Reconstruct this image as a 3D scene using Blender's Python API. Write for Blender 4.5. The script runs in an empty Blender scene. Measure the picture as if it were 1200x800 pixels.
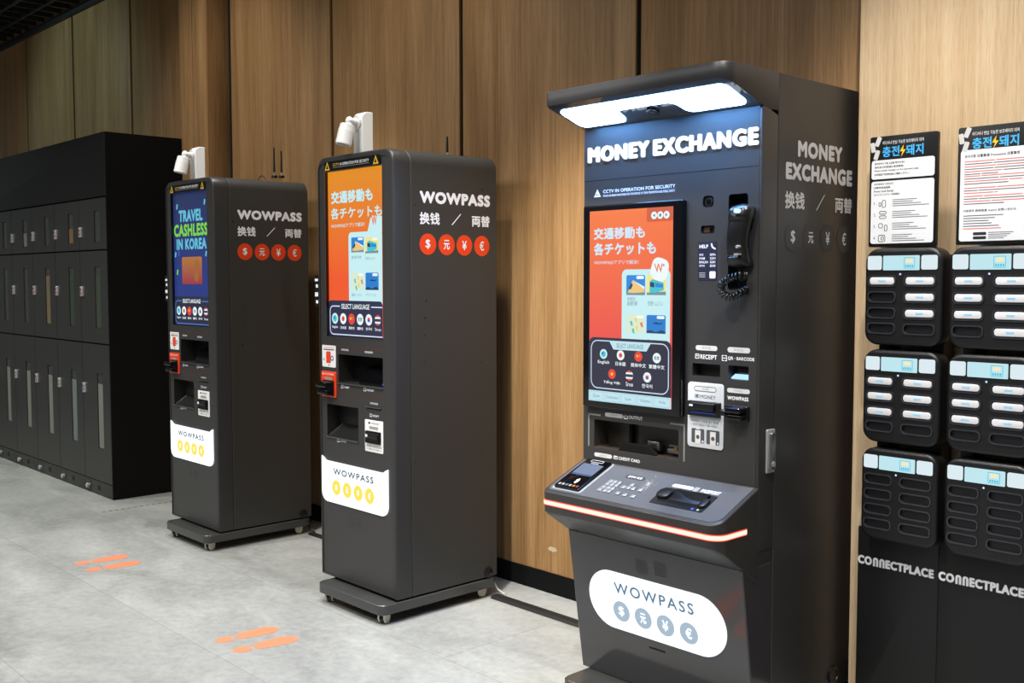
import bpy, math, random
from mathutils import Vector, Matrix
from mathutils.geometry import tessellate_polygon
random.seed(7)
S = bpy.context.scene
COL = S.collection

# ------------------------------------------------------------------ camera
FPX, YAW, PITCH, ROLL, HC = 1215.47, 0.818978, -0.060041, -0.000731, 1.45
cy, sy, cp, sp = math.cos(YAW), math.sin(YAW), math.cos(PITCH), math.sin(PITCH)
FW = Vector((-sy*cp, cy*cp, sp)); R0 = Vector((cy, sy, 0)); U0 = R0.cross(FW)
RT = R0*math.cos(ROLL) + U0*math.sin(ROLL); UP = U0*math.cos(ROLL) - R0*math.sin(ROLL)
CAM = Vector((0, 0, HC))
cd = bpy.data.cameras.new('camera'); cam = bpy.data.objects.new('camera', cd); COL.objects.link(cam)
cd.sensor_width = 36; cd.lens = FPX/1200*36; cd.clip_start = .02; cd.clip_end = 200
m = Matrix((RT, UP, -FW)).transposed().to_4x4(); m.translation = CAM; cam.matrix_world = m
S.camera = cam

# ------------------------------------------------------------------ view, world, lights
S.view_settings.view_transform = 'Standard'; S.view_settings.look = 'None'
S.view_settings.gamma = 1; S.view_settings.use_curve_mapping = False
S.view_settings.exposure = 0
W = bpy.data.worlds.new('world'); S.world = W; W.use_nodes = True
bg = W.node_tree.nodes['Background']; bg.inputs[0].default_value = (.95, 1, 1, 1); bg.inputs[1].default_value = .085

def spot(x, y, z, tx, ty, tz, power, angle, blend=.4, size=.05, col=(1, .96, .9)):
    l = bpy.data.lights.new('ceiling_or_fill_spot', 'SPOT'); l.energy = power; l.spot_size = math.radians(angle)
    l.spot_blend = blend; l.shadow_soft_size = size; l.color = col
    o = bpy.data.objects.new('ceiling_or_fill_spot', l); COL.objects.link(o)
    o.location = (x, y, z); d = Vector((tx-x, ty-y, tz-z))
    o.rotation_euler = d.to_track_quat('-Z', 'Y').to_euler()
    return o
def area(x, y, z, sx, sy_, power, col=(1, .98, .95), rot=(0, 0, 0)):
    l = bpy.data.lights.new('ceiling_fill', 'AREA'); l.shape = 'RECTANGLE'; l.size = sx; l.size_y = sy_
    l.energy = power; l.color = col
    o = bpy.data.objects.new('ceiling_fill', l); COL.objects.link(o); o.location = (x, y, z); o.rotation_euler = rot
    return o
# downlights hung in the black ceiling grid: one row close to the wall, one row over the aisle
for x, e in ((-4.74, 190), (-3.14, 200), (-1.62, 200)):
    spot(x, 2.60, 3.6, x, 2.62, 0, e, 62, .7)
for x, e, c in ((-9.6, 300, (.96, 1, .92)), (-7.4, 270, (.96, 1, .92)), (-5.4, 230, (1, .98, .94)), (-3.4, 230, (1, .98, .94)), (-1.6, 240, (1, .98, .94))):
    spot(x, .9, 3.6, x, 1.25, 0, e, 104, .8, col=c)
spot(-9.0, 1.3, 3.6, -8.9, 3.3, 2.75, 55, 80, .8, col=(.55, .92, 1))  # added cool spot that tints and lifts the far wall
spot(-5.9, 1.9, 3.6, -6.2, 3.3, 2.3, 52, 84, .9, col=(1, .96, .9))  # added warm spot to brighten the left pillar and the wall beside it
spot(-4.2, 1.9, 3.6, -4.2, 3.3, 2.3, 36, 84, .9, col=(1, .96, .9))  # added spot to brighten the upper wall behind the kiosks
spot(-2.55, 1.55, 3.6, -2.95, 3.35, .45, 520, 46, .75, col=(1, .97, .9))
spot(-.75, 1.7, 3.6, -1.0, 3.1, .9, 215, 76, .7)
area(-4.2, -.5, 3.45, 7.0, 1.6, 150)  # added broad soft fill in front of the kiosks

# ------------------------------------------------------------------ materials
def lin(c):
    return tuple(((v/255)/12.92 if v/255 <= .04045 else ((v/255+.055)/1.055)**2.4) for v in c)
MATS = {}
def mat(name, rgb, rough=.5, metal=0, emit=0, bump=0, bscale=300, spec=.5, coat=0, ior=None):
    if name in MATS: return MATS[name]
    m = bpy.data.materials.new(name); m.use_nodes = True; nt = m.node_tree
    b = nt.nodes['Principled BSDF']; c = (*lin(rgb), 1)
    b.inputs['Base Color'].default_value = c if not emit else (0.02, .02, .02, 1)
    b.inputs['Roughness'].default_value = rough; b.inputs['Metallic'].default_value = metal
    b.inputs['Specular IOR Level'].default_value = spec
    b.inputs['Coat Weight'].default_value = coat; b.inputs['Coat Roughness'].default_value = .05
    if emit:
        b.inputs['Emission Color'].default_value = c; b.inputs['Emission Strength'].default_value = emit
    else:
        # fine procedural mottling on every painted or plastic surface
        tc = nt.nodes.new('ShaderNodeTexCoord'); no = nt.nodes.new('ShaderNodeTexNoise')
        no.inputs['Scale'].default_value = bscale; no.inputs['Detail'].default_value = 2
        nt.links.new(tc.outputs['Object'], no.inputs['Vector'])
        mx = nt.nodes.new('ShaderNodeMix'); mx.data_type = 'RGBA'
        mx.inputs[6].default_value = tuple(v*.93 for v in c[:3])+(1,); mx.inputs[7].default_value = tuple(min(1, v*1.07) for v in c[:3])+(1,)
        nt.links.new(no.outputs['Fac'], mx.inputs[0]); nt.links.new(mx.outputs[2], b.inputs['Base Color'])
        if bump:
            bp = nt.nodes.new('ShaderNodeBump'); bp.inputs['Strength'].default_value = bump; bp.inputs['Distance'].default_value = .001
            nt.links.new(no.outputs['Fac'], bp.inputs['Height']); nt.links.new(bp.outputs[0], b.inputs['Normal'])
    MATS[name] = m; return m
def gradient_emit(name, top, bottom, z0, z1, strength=1):
    m = bpy.data.materials.new(name); m.use_nodes = True; nt = m.node_tree; b = nt.nodes['Principled BSDF']
    b.inputs['Base Color'].default_value = (.02, .02, .02, 1); b.inputs['Roughness'].default_value = .15
    tc = nt.nodes.new('ShaderNodeTexCoord'); sx = nt.nodes.new('ShaderNodeSeparateXYZ'); mr = nt.nodes.new('ShaderNodeMapRange')
    cr = nt.nodes.new('ShaderNodeValToRGB')
    nt.links.new(tc.outputs['Object'], sx.inputs[0]); nt.links.new(sx.outputs['Z'], mr.inputs['Value'])
    mr.inputs['From Min'].default_value = z0; mr.inputs['From Max'].default_value = z1
    cr.color_ramp.elements[0].color = (*lin(bottom), 1); cr.color_ramp.elements[1].color = (*lin(top), 1)
    nt.links.new(mr.outputs[0], cr.inputs[0]); nt.links.new(cr.outputs[0], b.inputs['Emission Color'])
    b.inputs['Emission Strength'].default_value = strength
    MATS[name] = m; return m
def wood(name, c1, c2, c3, rough=.45, seed=0):
    m = bpy.data.materials.new(name); m.use_nodes = True; nt = m.node_tree; L = nt.links; b = nt.nodes['Principled BSDF']
    b.inputs['Roughness'].default_value = rough; b.inputs['Specular IOR Level'].default_value = .3
    tc = nt.nodes.new('ShaderNodeTexCoord')
    mp = nt.nodes.new('ShaderNodeMapping'); mp.inputs['Scale'].default_value = (9, 9, .55); mp.inputs['Location'].default_value = (seed, seed, 0)
    n1 = nt.nodes.new('ShaderNodeTexNoise'); n1.inputs['Scale'].default_value = 1; n1.inputs['Detail'].default_value = 5; n1.inputs['Distortion'].default_value = .5
    L.new(tc.outputs['Object'], mp.inputs[0]); L.new(mp.outputs[0], n1.inputs['Vector'])
    mp2 = nt.nodes.new('ShaderNodeMapping'); mp2.inputs['Scale'].default_value = (110, 110, 2.2)
    n2 = nt.nodes.new('ShaderNodeTexNoise'); n2.inputs['Scale'].default_value = 1; n2.inputs['Detail'].default_value = 4
    L.new(tc.outputs['Object'], mp2.inputs[0]); L.new(mp2.outputs[0], n2.inputs['Vector'])
    mp3 = nt.nodes.new('ShaderNodeMapping'); mp3.inputs['Scale'].default_value = (420, 420, 14)
    n3 = nt.nodes.new('ShaderNodeTexNoise'); n3.inputs['Scale'].default_value = 1; n3.inputs['Detail'].default_value = 2
    L.new(tc.outputs['Object'], mp3.inputs[0]); L.new(mp3.outputs[0], n3.inputs['Vector'])
    cr = nt.nodes.new('ShaderNodeValToRGB'); e = cr.color_ramp.elements
    e[0].position = .33; e[0].color = (*lin(c1), 1); e[1].position = .68; e[1].color = (*lin(c3), 1)
    k = e.new(.5); k.color = (*lin(c2), 1)
    a = nt.nodes.new('ShaderNodeMath'); a.operation = 'MULTIPLY_ADD'; a.inputs[1].default_value = .42
    L.new(n2.outputs['Fac'], a.inputs[0])
    s = nt.nodes.new('ShaderNodeMath'); s.operation = 'MULTIPLY'; s.inputs[1].default_value = .58
    L.new(n1.outputs['Fac'], s.inputs[0]); L.new(s.outputs[0], a.inputs[2]); L.new(a.outputs[0], cr.inputs[0])
    mr = nt.nodes.new('ShaderNodeMapRange'); mr.inputs['From Min'].default_value = .3; mr.inputs['From Max'].default_value = .5
    mr.inputs['To Min'].default_value = .80; mr.inputs['To Max'].default_value = 1; L.new(n3.outputs['Fac'], mr.inputs['Value'])
    mx = nt.nodes.new('ShaderNodeMix'); mx.data_type = 'RGBA'; mx.blend_type = 'MULTIPLY'; mx.inputs[0].default_value = 1
    L.new(cr.outputs[0], mx.inputs[6]); L.new(mr.outputs[0], mx.inputs[7]); L.new(mx.outputs[2], b.inputs['Base Color'])
    bp = nt.nodes.new('ShaderNodeBump'); bp.inputs['Strength'].default_value = .12; bp.inputs['Distance'].default_value = .001
    L.new(n2.outputs['Fac'], bp.inputs['Height']); L.new(bp.outputs[0], b.inputs['Normal'])
    MATS[name] = m; return m
def floor_mat():
    m = bpy.data.materials.new('concrete_look_tile'); m.use_nodes = True; nt = m.node_tree; L = nt.links; b = nt.nodes['Principled BSDF']
    tc = nt.nodes.new('ShaderNodeTexCoord')
    n1 = nt.nodes.new('ShaderNodeTexNoise'); n1.inputs['Scale'].default_value = 1.6; n1.inputs['Detail'].default_value = 9; n1.inputs['Roughness'].default_value = .62; n1.inputs['Distortion'].default_value = .6
    mp = nt.nodes.new('ShaderNodeMapping'); mp.inputs['Scale'].default_value = (1, 1.7, 1); mp.inputs['Rotation'].default_value = (0, 0, .5)
    L.new(tc.outputs['Object'], mp.inputs[0]); L.new(mp.outputs[0], n1.inputs['Vector'])
    n2 = nt.nodes.new('ShaderNodeTexNoise'); n2.inputs['Scale'].default_value = 26; n2.inputs['Detail'].default_value = 6; n2.inputs['Roughness'].default_value = .7
    L.new(tc.outputs['Object'], n2.inputs['Vector'])
    cr = nt.nodes.new('ShaderNodeValToRGB'); e = cr.color_ramp.elements
    e[0].position = .36; e[0].color = (*lin((134, 136, 134)), 1); e[1].position = .66; e[1].color = (*lin((176, 178, 175)), 1)
    ad = nt.nodes.new('ShaderNodeMath'); ad.operation = 'MULTIPLY_ADD'; ad.inputs[1].default_value = .42; L.new(n2.outputs['Fac'], ad.inputs[0])
    s = nt.nodes.new('ShaderNodeMath'); s.operation = 'MULTIPLY'; s.inputs[1].default_value = .58; L.new(n1.outputs['Fac'], s.inputs[0])
    L.new(s.outputs[0], ad.inputs[2]); L.new(ad.outputs[0], cr.inputs[0])
    br = nt.nodes.new('ShaderNodeTexBrick'); br.offset = .5; br.inputs['Scale'].default_value = 1
    br.inputs['Brick Width'].default_value = 1.24; br.inputs['Row Height'].default_value = .62; br.inputs['Mortar Size'].default_value = .0022; br.inputs['Mortar Smooth'].default_value = .3
    br.inputs['Color1'].default_value = (1, 1, 1, 1); br.inputs['Color2'].default_value = (.93, .93, .93, 1); br.inputs['Mortar'].default_value = (.68, .68, .68, 1)
    mp2 = nt.nodes.new('ShaderNodeMapping'); mp2.inputs['Location'].default_value = (4.27+12.4, -1.848+6.2, 0)
    L.new(tc.outputs['Object'], mp2.inputs[0]); L.new(mp2.outputs[0], br.inputs['Vector'])
    mx = nt.nodes.new('ShaderNodeMix'); mx.data_type = 'RGBA'; mx.blend_type = 'MULTIPLY'; mx.inputs[0].default_value = 1
    L.new(cr.outputs[0], mx.inputs[6]); L.new(br.outputs['Color'], mx.inputs[7]); L.new(mx.outputs[2], b.inputs['Base Color'])
    mr = nt.nodes.new('ShaderNodeMapRange'); mr.inputs['To Min'].default_value = .30; mr.inputs['To Max'].default_value = .5
    L.new(n1.outputs['Fac'], mr.inputs['Value']); L.new(mr.outputs[0], b.inputs['Roughness'])
    b.inputs['Specular IOR Level'].default_value = .35
    bp = nt.nodes.new('ShaderNodeBump'); bp.inputs['Strength'].default_value = .08; bp.inputs['Distance'].default_value = .002
    L.new(n2.outputs['Fac'], bp.inputs['Height']); L.new(bp.outputs[0], b.inputs['Normal'])
    return m

GREY = mat('charcoal_powder_coat', (49, 49, 48), .42, 0, bump=.25, bscale=900)
GREYM = mat('dark_grey_powder_coat', (50, 49, 49), .36, 0, spec=.4, bump=.2, bscale=900)
GREYF = mat('front_panel_paint', (50, 49, 49), .38, bump=.2, bscale=900)
GREYL = mat('base_plate_paint', (60, 61, 60), .25, bump=.2, bscale=900)
RUBK = mat('black_plastic', (14, 14, 15), .35)
MATTE = mat('matte_black', (6, 6, 7), .8, spec=.2)
GLOSS = mat('black_glass', (8, 8, 10), .08)
HOLE = mat('dark_interior', (24, 22, 21), .6)
GROOVE = mat('groove_black', (7, 7, 7), .9)
WHITE = mat('white_plastic', (232, 232, 230), .4)
PRINT = mat('white_print', (238, 238, 242), .5)
PRINTG = mat('grey_print', (150, 150, 150), .5)
PILL = mat('pale_pill_print', (205, 203, 202), .5)
ORANGE = mat('orange_red_print', (222, 62, 16), .5)
REDLINE = mat('dark_red_line', (96, 40, 30), .6)
CREAM = mat('caster_plastic', (205, 200, 184), .45)
CHROME = mat('chrome', (200, 200, 200), .3, .55)
STEEL = mat('brushed_steel', (150, 150, 150), .35, 1)
NAVY = mat('navy_sticker', (30, 32, 52), .4)
DISC = mat('dark_disc_print', (45, 46, 50), .5)
TEXTD = mat('dark_print', (70, 72, 76), .5)
PLATEW = mat('pale_plate', (198, 202, 206), .4)

# ------------------------------------------------------------------ geometry helpers
def project(p):
    d = Vector(p)-CAM; z = d.dot(FW); return 600+FPX*d.dot(RT)/z, 400-FPX*d.dot(UP)/z
class Frame:
    """flat working plane: origin, u to the right, v up, n outwards"""
    def __init__(s, o, u, v):
        s.o = Vector(o); s.u = Vector(u).normalized(); s.v = Vector(v).normalized(); s.n = s.u.cross(s.v).normalized()
    def P(s, u, v, h=0): return s.o+s.u*u+s.v*v+s.n*h
    def hit(s, x, y, h=0):
        d = RT*((x-600)/FPX)-UP*((y-400)/FPX)+FW; o = s.o+s.n*h
        t = (o-CAM).dot(s.n)/d.dot(s.n); q = CAM+d*t-o
        return q.dot(s.u), q.dot(s.v)
    def bb(s, x0, y0, x1, y1, h=0):
        xc, yc = (x0+x1)/2, (y0+y1)/2; c = s.hit(xc, yc, h)
        a = project(s.P(c[0]-.01, c[1], h)); b = project(s.P(c[0]+.01, c[1], h)); k = (b[1]-a[1])/(b[0]-a[0])
        hh = max((y1-y0)-abs(k)*abs(x1-x0), .35*(y1-y0))
        u0 = s.hit(x0, yc+k*(x0-xc), h)[0]; u1 = s.hit(x1, yc+k*(x1-xc), h)[0]
        return u0, s.hit(xc, yc+hh/2, h)[1], u1, s.hit(xc, yc-hh/2, h)[1]
def front(Y, X=0, Z=0): return Frame((X, Y, Z), (1, 0, 0), (0, 0, 1))
def side(X): return Frame((X, 0, 0), (0, 1, 0), (0, 0, 1))
FLOORF = Frame((0, 0, 0), (1, 0, 0), (0, 1, 0))

def rr_loop(u0, v0, u1, v1, r, n=6):
    r = max(min(r, (u1-u0)/2-1e-6, (v1-v0)/2-1e-6), 0)
    if r < 1e-5: return [(u0, v0), (u1, v0), (u1, v1), (u0, v1)]
    out = []
    for cu, cv, a in ((u1-r, v0+r, -90), (u1-r, v1-r, 0), (u0+r, v1-r, 90), (u0+r, v0+r, 180)):
        for i in range(n+1):
            t = math.radians(a+90*i/n); out.append((cu+r*math.cos(t), cv+r*math.sin(t)))
    return out
def circle(cu, cv, r, n=24, rv=None):
    return [(cu+r*math.cos(2*math.pi*i/n), cv+(rv or r)*math.sin(2*math.pi*i/n)) for i in range(n)]

class MB:
    def __init__(s): s.v = []; s.f = []; s.mi = []; s.mats = []
    def m(s, mt):
        if mt not in s.mats: s.mats.append(mt)
        return s.mats.index(mt)
    def add(s, verts, faces, mt):
        k = len(s.v); s.v += [Vector(p) for p in verts]; i = s.m(mt)
        for f in faces: s.f.append([a+k for a in f]); s.mi.append(i)
    def loft(s, rings, mt, cap0=True, cap1=True, closed=True):
        n = len(rings[0]); vs = [p for r in rings for p in r]; fs = []
        for j in range(len(rings)-1):
            for i in range(n if closed else n-1):
                a, b = j*n+i, j*n+(i+1) % n; fs.append((a, b, b+n, a+n))
        if cap0: fs.append(tuple(range(n-1, -1, -1)))
        if cap1: fs.append(tuple(range((len(rings)-1)*n, len(rings)*n)))
        s.add(vs, fs, mt)
    def rrect(s, F, u0, v0, u1, v1, h0, h1, mt, r=0, bev=0, n=6, bot=True):
        """rounded rectangle plate from height h0 to h1, front edge bevelled"""
        if u0 > u1: u0, u1 = u1, u0
        if v0 > v1: v0, v1 = v1, v0
        r = max(r, bev*1.05); rings = [[F.P(u, v, h0) for u, v in rr_loop(u0, v0, u1, v1, r, n)]]
        if bev:
            for k in range(4):
                t = math.pi/2*k/3; q = bev*(1-math.cos(t)); hh = h1-bev+bev*math.sin(t)
                rings.append([F.P(u, v, hh) for u, v in rr_loop(u0+q, v0+q, u1-q, v1-q, r-q, n)])
        else: rings.append([F.P(u, v, h1) for u, v in rr_loop(u0, v0, u1, v1, r, n)])
        s.loft(rings, mt, cap0=bot)
    def prism(s, F, pts, h0, h1, mt, bot=True):
        a = sum(pts[i][0]*pts[(i+1) % len(pts)][1]-pts[(i+1) % len(pts)][0]*pts[i][1] for i in range(len(pts)))
        if a < 0: pts = pts[::-1]
        if h0 == h1: s.add([F.P(u, v, h1) for u, v in pts], [tuple(range(len(pts)))], mt)
        else: s.loft([[F.P(u, v, h) for u, v in pts] for h in (h0, h1)], mt, cap0=bot)
    def disc(s, F, cu, cv, r, h, mt, h0=None, n=24, rv=None):
        s.prism(F, circle(cu, cv, r, n, rv), h if h0 is None else h0, h, mt)
    def ring(s, F, cu, cv, r0, r1, h, mt, n=24):
        s.frame_loop(F, circle(cu, cv, r1, n), circle(cu, cv, r0, n), h, h, mt)
    def frame_loop(s, F, outer, inner, h0, h1, mt):
        n = len(outer); rg = [[F.P(u, v, h) for u, v in lp] for lp, h in ((outer, h0), (outer, h1), (inner, h1), (inner, h0))]
        if h0 == h1: s.loft(rg[1:3], mt, False, False)
        else: s.loft(rg, mt, False, False)
    def outline(s, F, u0, v0, u1, v1, w, h, mt, r=0, h0=None):
        s.frame_loop(F, rr_loop(u0, v0, u1, v1, r), rr_loop(u0+w, v0+w, u1-w, v1-w, max(r-w, .0005)) if r > 0 else rr_loop(u0+w, v0+w, u1-w, v1-w, 0), h if h0 is None else h0, h, mt)
    def line(s, F, p, q, w, h, mt, h0=None):
        p, q = Vector(p), Vector(q); d = (q-p).normalized()*w/2; n = Vector((-d.y, d.x))
        s.prism(F, [tuple(p-n), tuple(q-n), tuple(q+n), tuple(p+n)], h if h0 is None else h0, h, mt)
    def holed(s, F, outer, holes, h1, hback, mt):
        """plate face with pockets: holes = [(loop, depth, pocket wall material, pocket floor material)]"""
        loops = [outer]+[h[0] for h in holes]; pts = [p for lp in loops for p in lp]
        tri = tessellate_polygon([[Vector((u, v, 0)) for u, v in lp] for lp in loops])
        fs = []
        for t in tri:
            a, b, c = (pts[i] for i in t)
            ar = (b[0]-a[0])*(c[1]-a[1])-(b[1]-a[1])*(c[0]-a[0])
            if abs(ar) < 1e-12: continue
            fs.append(t if ar > 0 else t[::-1])
        s.add([F.P(u, v, h1) for u, v in pts], fs, mt)
        s.loft([[F.P(u, v, h) for u, v in outer] for h in (hback, h1)], mt, False, False)
        for lp, d, mw, mf in holes:
            n = len(lp); a = [F.P(u, v, h1) for u, v in lp]; b = [F.P(u, v, h1-d) for u, v in lp]
            s.add(a+b, [(i, i+n, (i+1) % n+n, (i+1) % n) for i in range(n)], mw)
            s.add(b, [tuple(range(n))], mf)
    def box(s, a, b, mt, bev=0):
        x0, y0, z0 = a; x1, y1, z1 = b
        F = Frame((0, 0, 0), (1, 0, 0), (0, 1, 0))
        if bev:
            q = bev; L = lambda i, z: [Vector((u, v, z)) for u, v in rr_loop(x0+i, y0+i, x1-i, y1-i, q-i if q > i else 0, 3)] if q-i > 1e-5 else None
            rings = []
            for k in range(3): t = math.pi/2*k/3; i = q*(1-math.sin(t))*.98; rings.append([Vector((u, v, z0+q*(1-math.cos(t)))) for u, v in rr_loop(x0+i, y0+i, x1-i, y1-i, q-i+1e-4, 3)])
            for k in range(3, -1, -1):
                if k == 3: continue
                t = math.pi/2*k/3; i = q*(1-math.sin(t))*.98; rings.append([Vector((u, v, z1-q*(1-math.cos(t)))) for u, v in rr_loop(x0+i, y0+i, x1-i, y1-i, q-i+1e-4, 3)])
            s.loft(rings, mt)
        else: s.prism(F, [(x0, y0), (x1, y0), (x1, y1), (x0, y1)], z0, z1, mt)
    def tube(s, path, r, mt, n=8, caps=True):
        path = [Vector(p) for p in path]; rings = []; up = None
        for i, p in enumerate(path):
            t = (path[min(i+1, len(path)-1)]-path[max(i-1, 0)]).normalized()
            if up is None: up = t.orthogonal().normalized()
            up = (up-t*up.dot(t)).normalized(); w = t.cross(up); rr = r[i] if isinstance(r, (list, tuple)) else r
            rings.append([p+up*rr*math.cos(2*math.pi*k/n)+w*rr*math.sin(2*math.pi*k/n) for k in range(n)])
        s.loft(rings, mt, caps, caps)
    def text(s, F, body, box, h, mt, bold=0, fit='both', align='l', depth=0, res=3, shear=0, track=1):
        """lettering stretched into box (u0,v0,u1,v1)"""
        c = bpy.data.curves.new('t', 'FONT'); c.body = body; c.resolution_u = res; c.shear = shear; c.space_character = track+1.6*max(bold, 0)
        o = bpy.data.objects.new('t', c); COL.objects.link(o)
        dg = bpy.context.evaluated_depsgraph_get(); me = bpy.data.meshes.new_from_object(o.evaluated_get(dg))
        vs = [v.co.copy() for v in me.vertices]; fs = [tuple(p.vertices) for p in me.polygons]
        bpy.data.objects.remove(o); bpy.data.curves.remove(c); bpy.data.meshes.remove(me)
        if not vs: return
        x0, x1 = min(v.x for v in vs), max(v.x for v in vs); y0, y1 = min(v.y for v in vs), max(v.y for v in vs)
        u0, v0, u1, v1 = box; g = max(bold, 0)*(v1-v0)
        u0 += g; u1 -= g; v0 += g; v1 -= g; sv = (v1-v0)/(y1-y0); su = (u1-u0)/(x1-x0)
        if fit == 'h': su = sv
        if fit == 'w': sv = su
        w = (x1-x0)*su; ou = u0 if align == 'l' else ((u0+u1)/2-w/2 if align == 'c' else u1-w)
        ov = (v0+v1)/2-(y1-y0)*sv/2
        q = [(ou+(v.x-x0)*su, ov+(v.y-y0)*sv) for v in vs]
        ff = []
        for f in fs:
            ar = sum(q[f[i]][0]*q[f[(i+1) % len(f)]][1]-q[f[(i+1) % len(f)]][0]*q[f[i]][1] for i in range(len(f)))
            ff.append(f if ar > 0 else f[::-1])
        nd = 0 if g == 0 else (8 if bold > .04 else 6)
        dirs = [(0, 0)]+[(g*math.cos(2*math.pi*k/nd), g*math.sin(2*math.pi*k/nd)) for k in range(nd)]
        if nd == 8: dirs += [(g*.5*math.cos(.4+math.pi*k/2), g*.5*math.sin(.4+math.pi*k/2)) for k in range(4)]
        for j, (du, dv) in enumerate(dirs):                # heavier strokes: the outline struck several times
            s.add([F.P(u+du, v+dv, h-j*.00002) for u, v in q], ff, mt)
        if depth:                                   # side walls of raised letters
            from collections import Counter
            ec = Counter(); 
            for f in ff:
                for i in range(len(f)): ec[(f[i], f[(i+1) % len(f)])] += 1
            vv = []; wf = []
            for (a, b) in ec:
                if (b, a) not in ec:
                    k = len(vv); vv += [F.P(*q[a], h), F.P(*q[b], h), F.P(*q[b], h-depth), F.P(*q[a], h-depth)]; wf.append((k, k+3, k+2, k+1))
            for du, dv in dirs: s.add([p+F.u*du+F.v*dv for p in vv], wf, mt)
    def build(s, name, parent=None, smooth=35, loc=None):
        """link as ONE mesh object; coordinates are world, stored relative to the parent's root"""
        root = parent
        while root is not None and root.parent: root = root.parent
        if root is not None: off = Vector(root.location)
        elif loc is not None: off = Vector(loc)
        else:
            xs = [v.x for v in s.v]; ys = [v.y for v in s.v]; off = Vector(((min(xs)+max(xs))/2, (min(ys)+max(ys))/2, min(v.z for v in s.v)))
        me = bpy.data.meshes.new(name); me.from_pydata([tuple(v-off) for v in s.v], [], s.f)
        for q in s.mats: me.materials.append(q)
        me.polygons.foreach_set('material_index', s.mi); me.polygons.foreach_set('use_smooth', [True]*len(s.f))
        me.update(); me.set_sharp_from_angle(angle=math.radians(smooth)); me.validate()
        o = bpy.data.objects.new(name, me); COL.objects.link(o)
        if parent is not None: o.parent = parent
        else: o.location = off
        return o
def tag(o, label, cat, group=None):
    o['label'] = label; o['category'] = cat
    if group: o['group'] = group
    return o
def thing(name, label, cat, loc, group=None):
    o = bpy.data.objects.new(name, None); COL.objects.link(o); o.location = loc; o.empty_display_size = .1
    return tag(o, label, cat, group)
def copy_tree(o, parent=None):
    c = o.copy(); COL.objects.link(c)
    if parent is not None: c.parent = parent
    for ch in list(o.children): copy_tree(ch, c)
    return c
def structure(o): o['kind'] = 'structure'; return o
def Z(ox, oy, s):                                       # enlarged detail view -> photograph pixels
    return lambda *a: tuple((ox if i % 2 == 0 else oy)+v/s for i, v in enumerate(a))

# ------------------------------------------------------------------ the room
OAK = wood('oak_laminate', (134, 101, 63), (164, 126, 83), (188, 150, 106))
OAK_LIT = wood('spotlit_oak_laminate', (190, 160, 122), (206, 178, 142), (220, 196, 162), .5, 3.7)  # same oak with the strong light on the right wall put into its colour
YW = 3.356
b = MB(); b.box((-14, -4, -.1), (2.6, 3.6, 0), floor_mat()); structure(b.build('floor', loc=(0, 0, 0)))
b = MB(); b.box((-14, YW+.016, 0), (-1.0, YW+.14, 4.1), GROOVE)
edges = [-14, -12.45, -11.3, -10.154, -9.01, -7.841, -6.72]
for a, c in zip(edges, edges[1:]): b.box((a+.018, YW, .095), (c-.018, YW+.016, 4.05), OAK, .002)
edges = [-6.303, -5.101, -3.956, -2.823, -1.69]
for k, (a, c) in enumerate(zip(edges, edges[1:])): b.box((a+(.024 if k == 0 else .0135), YW, .095), (c-.0135, YW+.016, 4.05), OAK, .002)
structure(b.build('wall_back', loc=(0, 0, 0)))
b = MB()
for a, c in ((-6.727, -6.546), (-6.534, -6.336)): b.box((a, 3.215, 0), (c, YW+.02, 4.05), OAK, .002)
b.box((-6.546, 3.222, 0), (-6.534, YW+.01, 4.05), GROOVE)
structure(b.build('trim_1', loc=(0, 0, 0)))
b = MB(); b.box((-6.336, YW-.006, 0), (-1.73, YW+.016, .095), MATTE); structure(b.build('baseboard_back'))
b = MB(); b.box((-1.774, 3.25, 0), (1.9, 3.5, 4.05), OAK_LIT, .002); structure(b.build('wall_right', loc=(0, 0, 0)))
b = MB(); b.box((-14, YW-.035, 3.655), (-1.78, YW, 3.70), mat('ceiling_angle_paint', (30, 30, 30), .6)); structure(b.build('trim_2'))
b = MB(); CE = mat('ceiling_grid_paint', (22, 22, 22), .6)
b.box((-14, -4, 4.05), (2.6, 3.6, 4.15), MATTE)
y = -.9
while y < 3.3: b.box((-14, y, 3.68), (2.5, y+.018, 3.73), CE); y += .2
x = -13.9
while x < 2.4: b.box((x, -.95, 3.685), (x+.018, 3.3, 3.725), CE); x += .2
structure(b.build('ceiling', loc=(0, 0, 0)))
b = MB()
for k in range(18): b.box((-6.428, 2.5+.04*k, 0), (-6.414, 2.525+.04*k, .001), mat('floor_slot', (104, 104, 100), .7))
structure(b.build('trim_3'))

FW_ = front(YW); u, v = FW_.hit(647.5, 643.5); b = MB(); RES = mat('glue_residue', (196, 178, 150), .6)
b.prism(FW_, [(u+.028*math.cos(t*math.pi/12)*(1+.12*math.sin(t*2.3)), v+.011*math.sin(t*math.pi/12)*(1+.2*math.cos(t*1.7))) for t in range(24)], .0002, .001, RES)
tag(b.build('residue_mark'), 'small pale oval residue mark low on the wood wall between the kiosks', 'mark')

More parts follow.
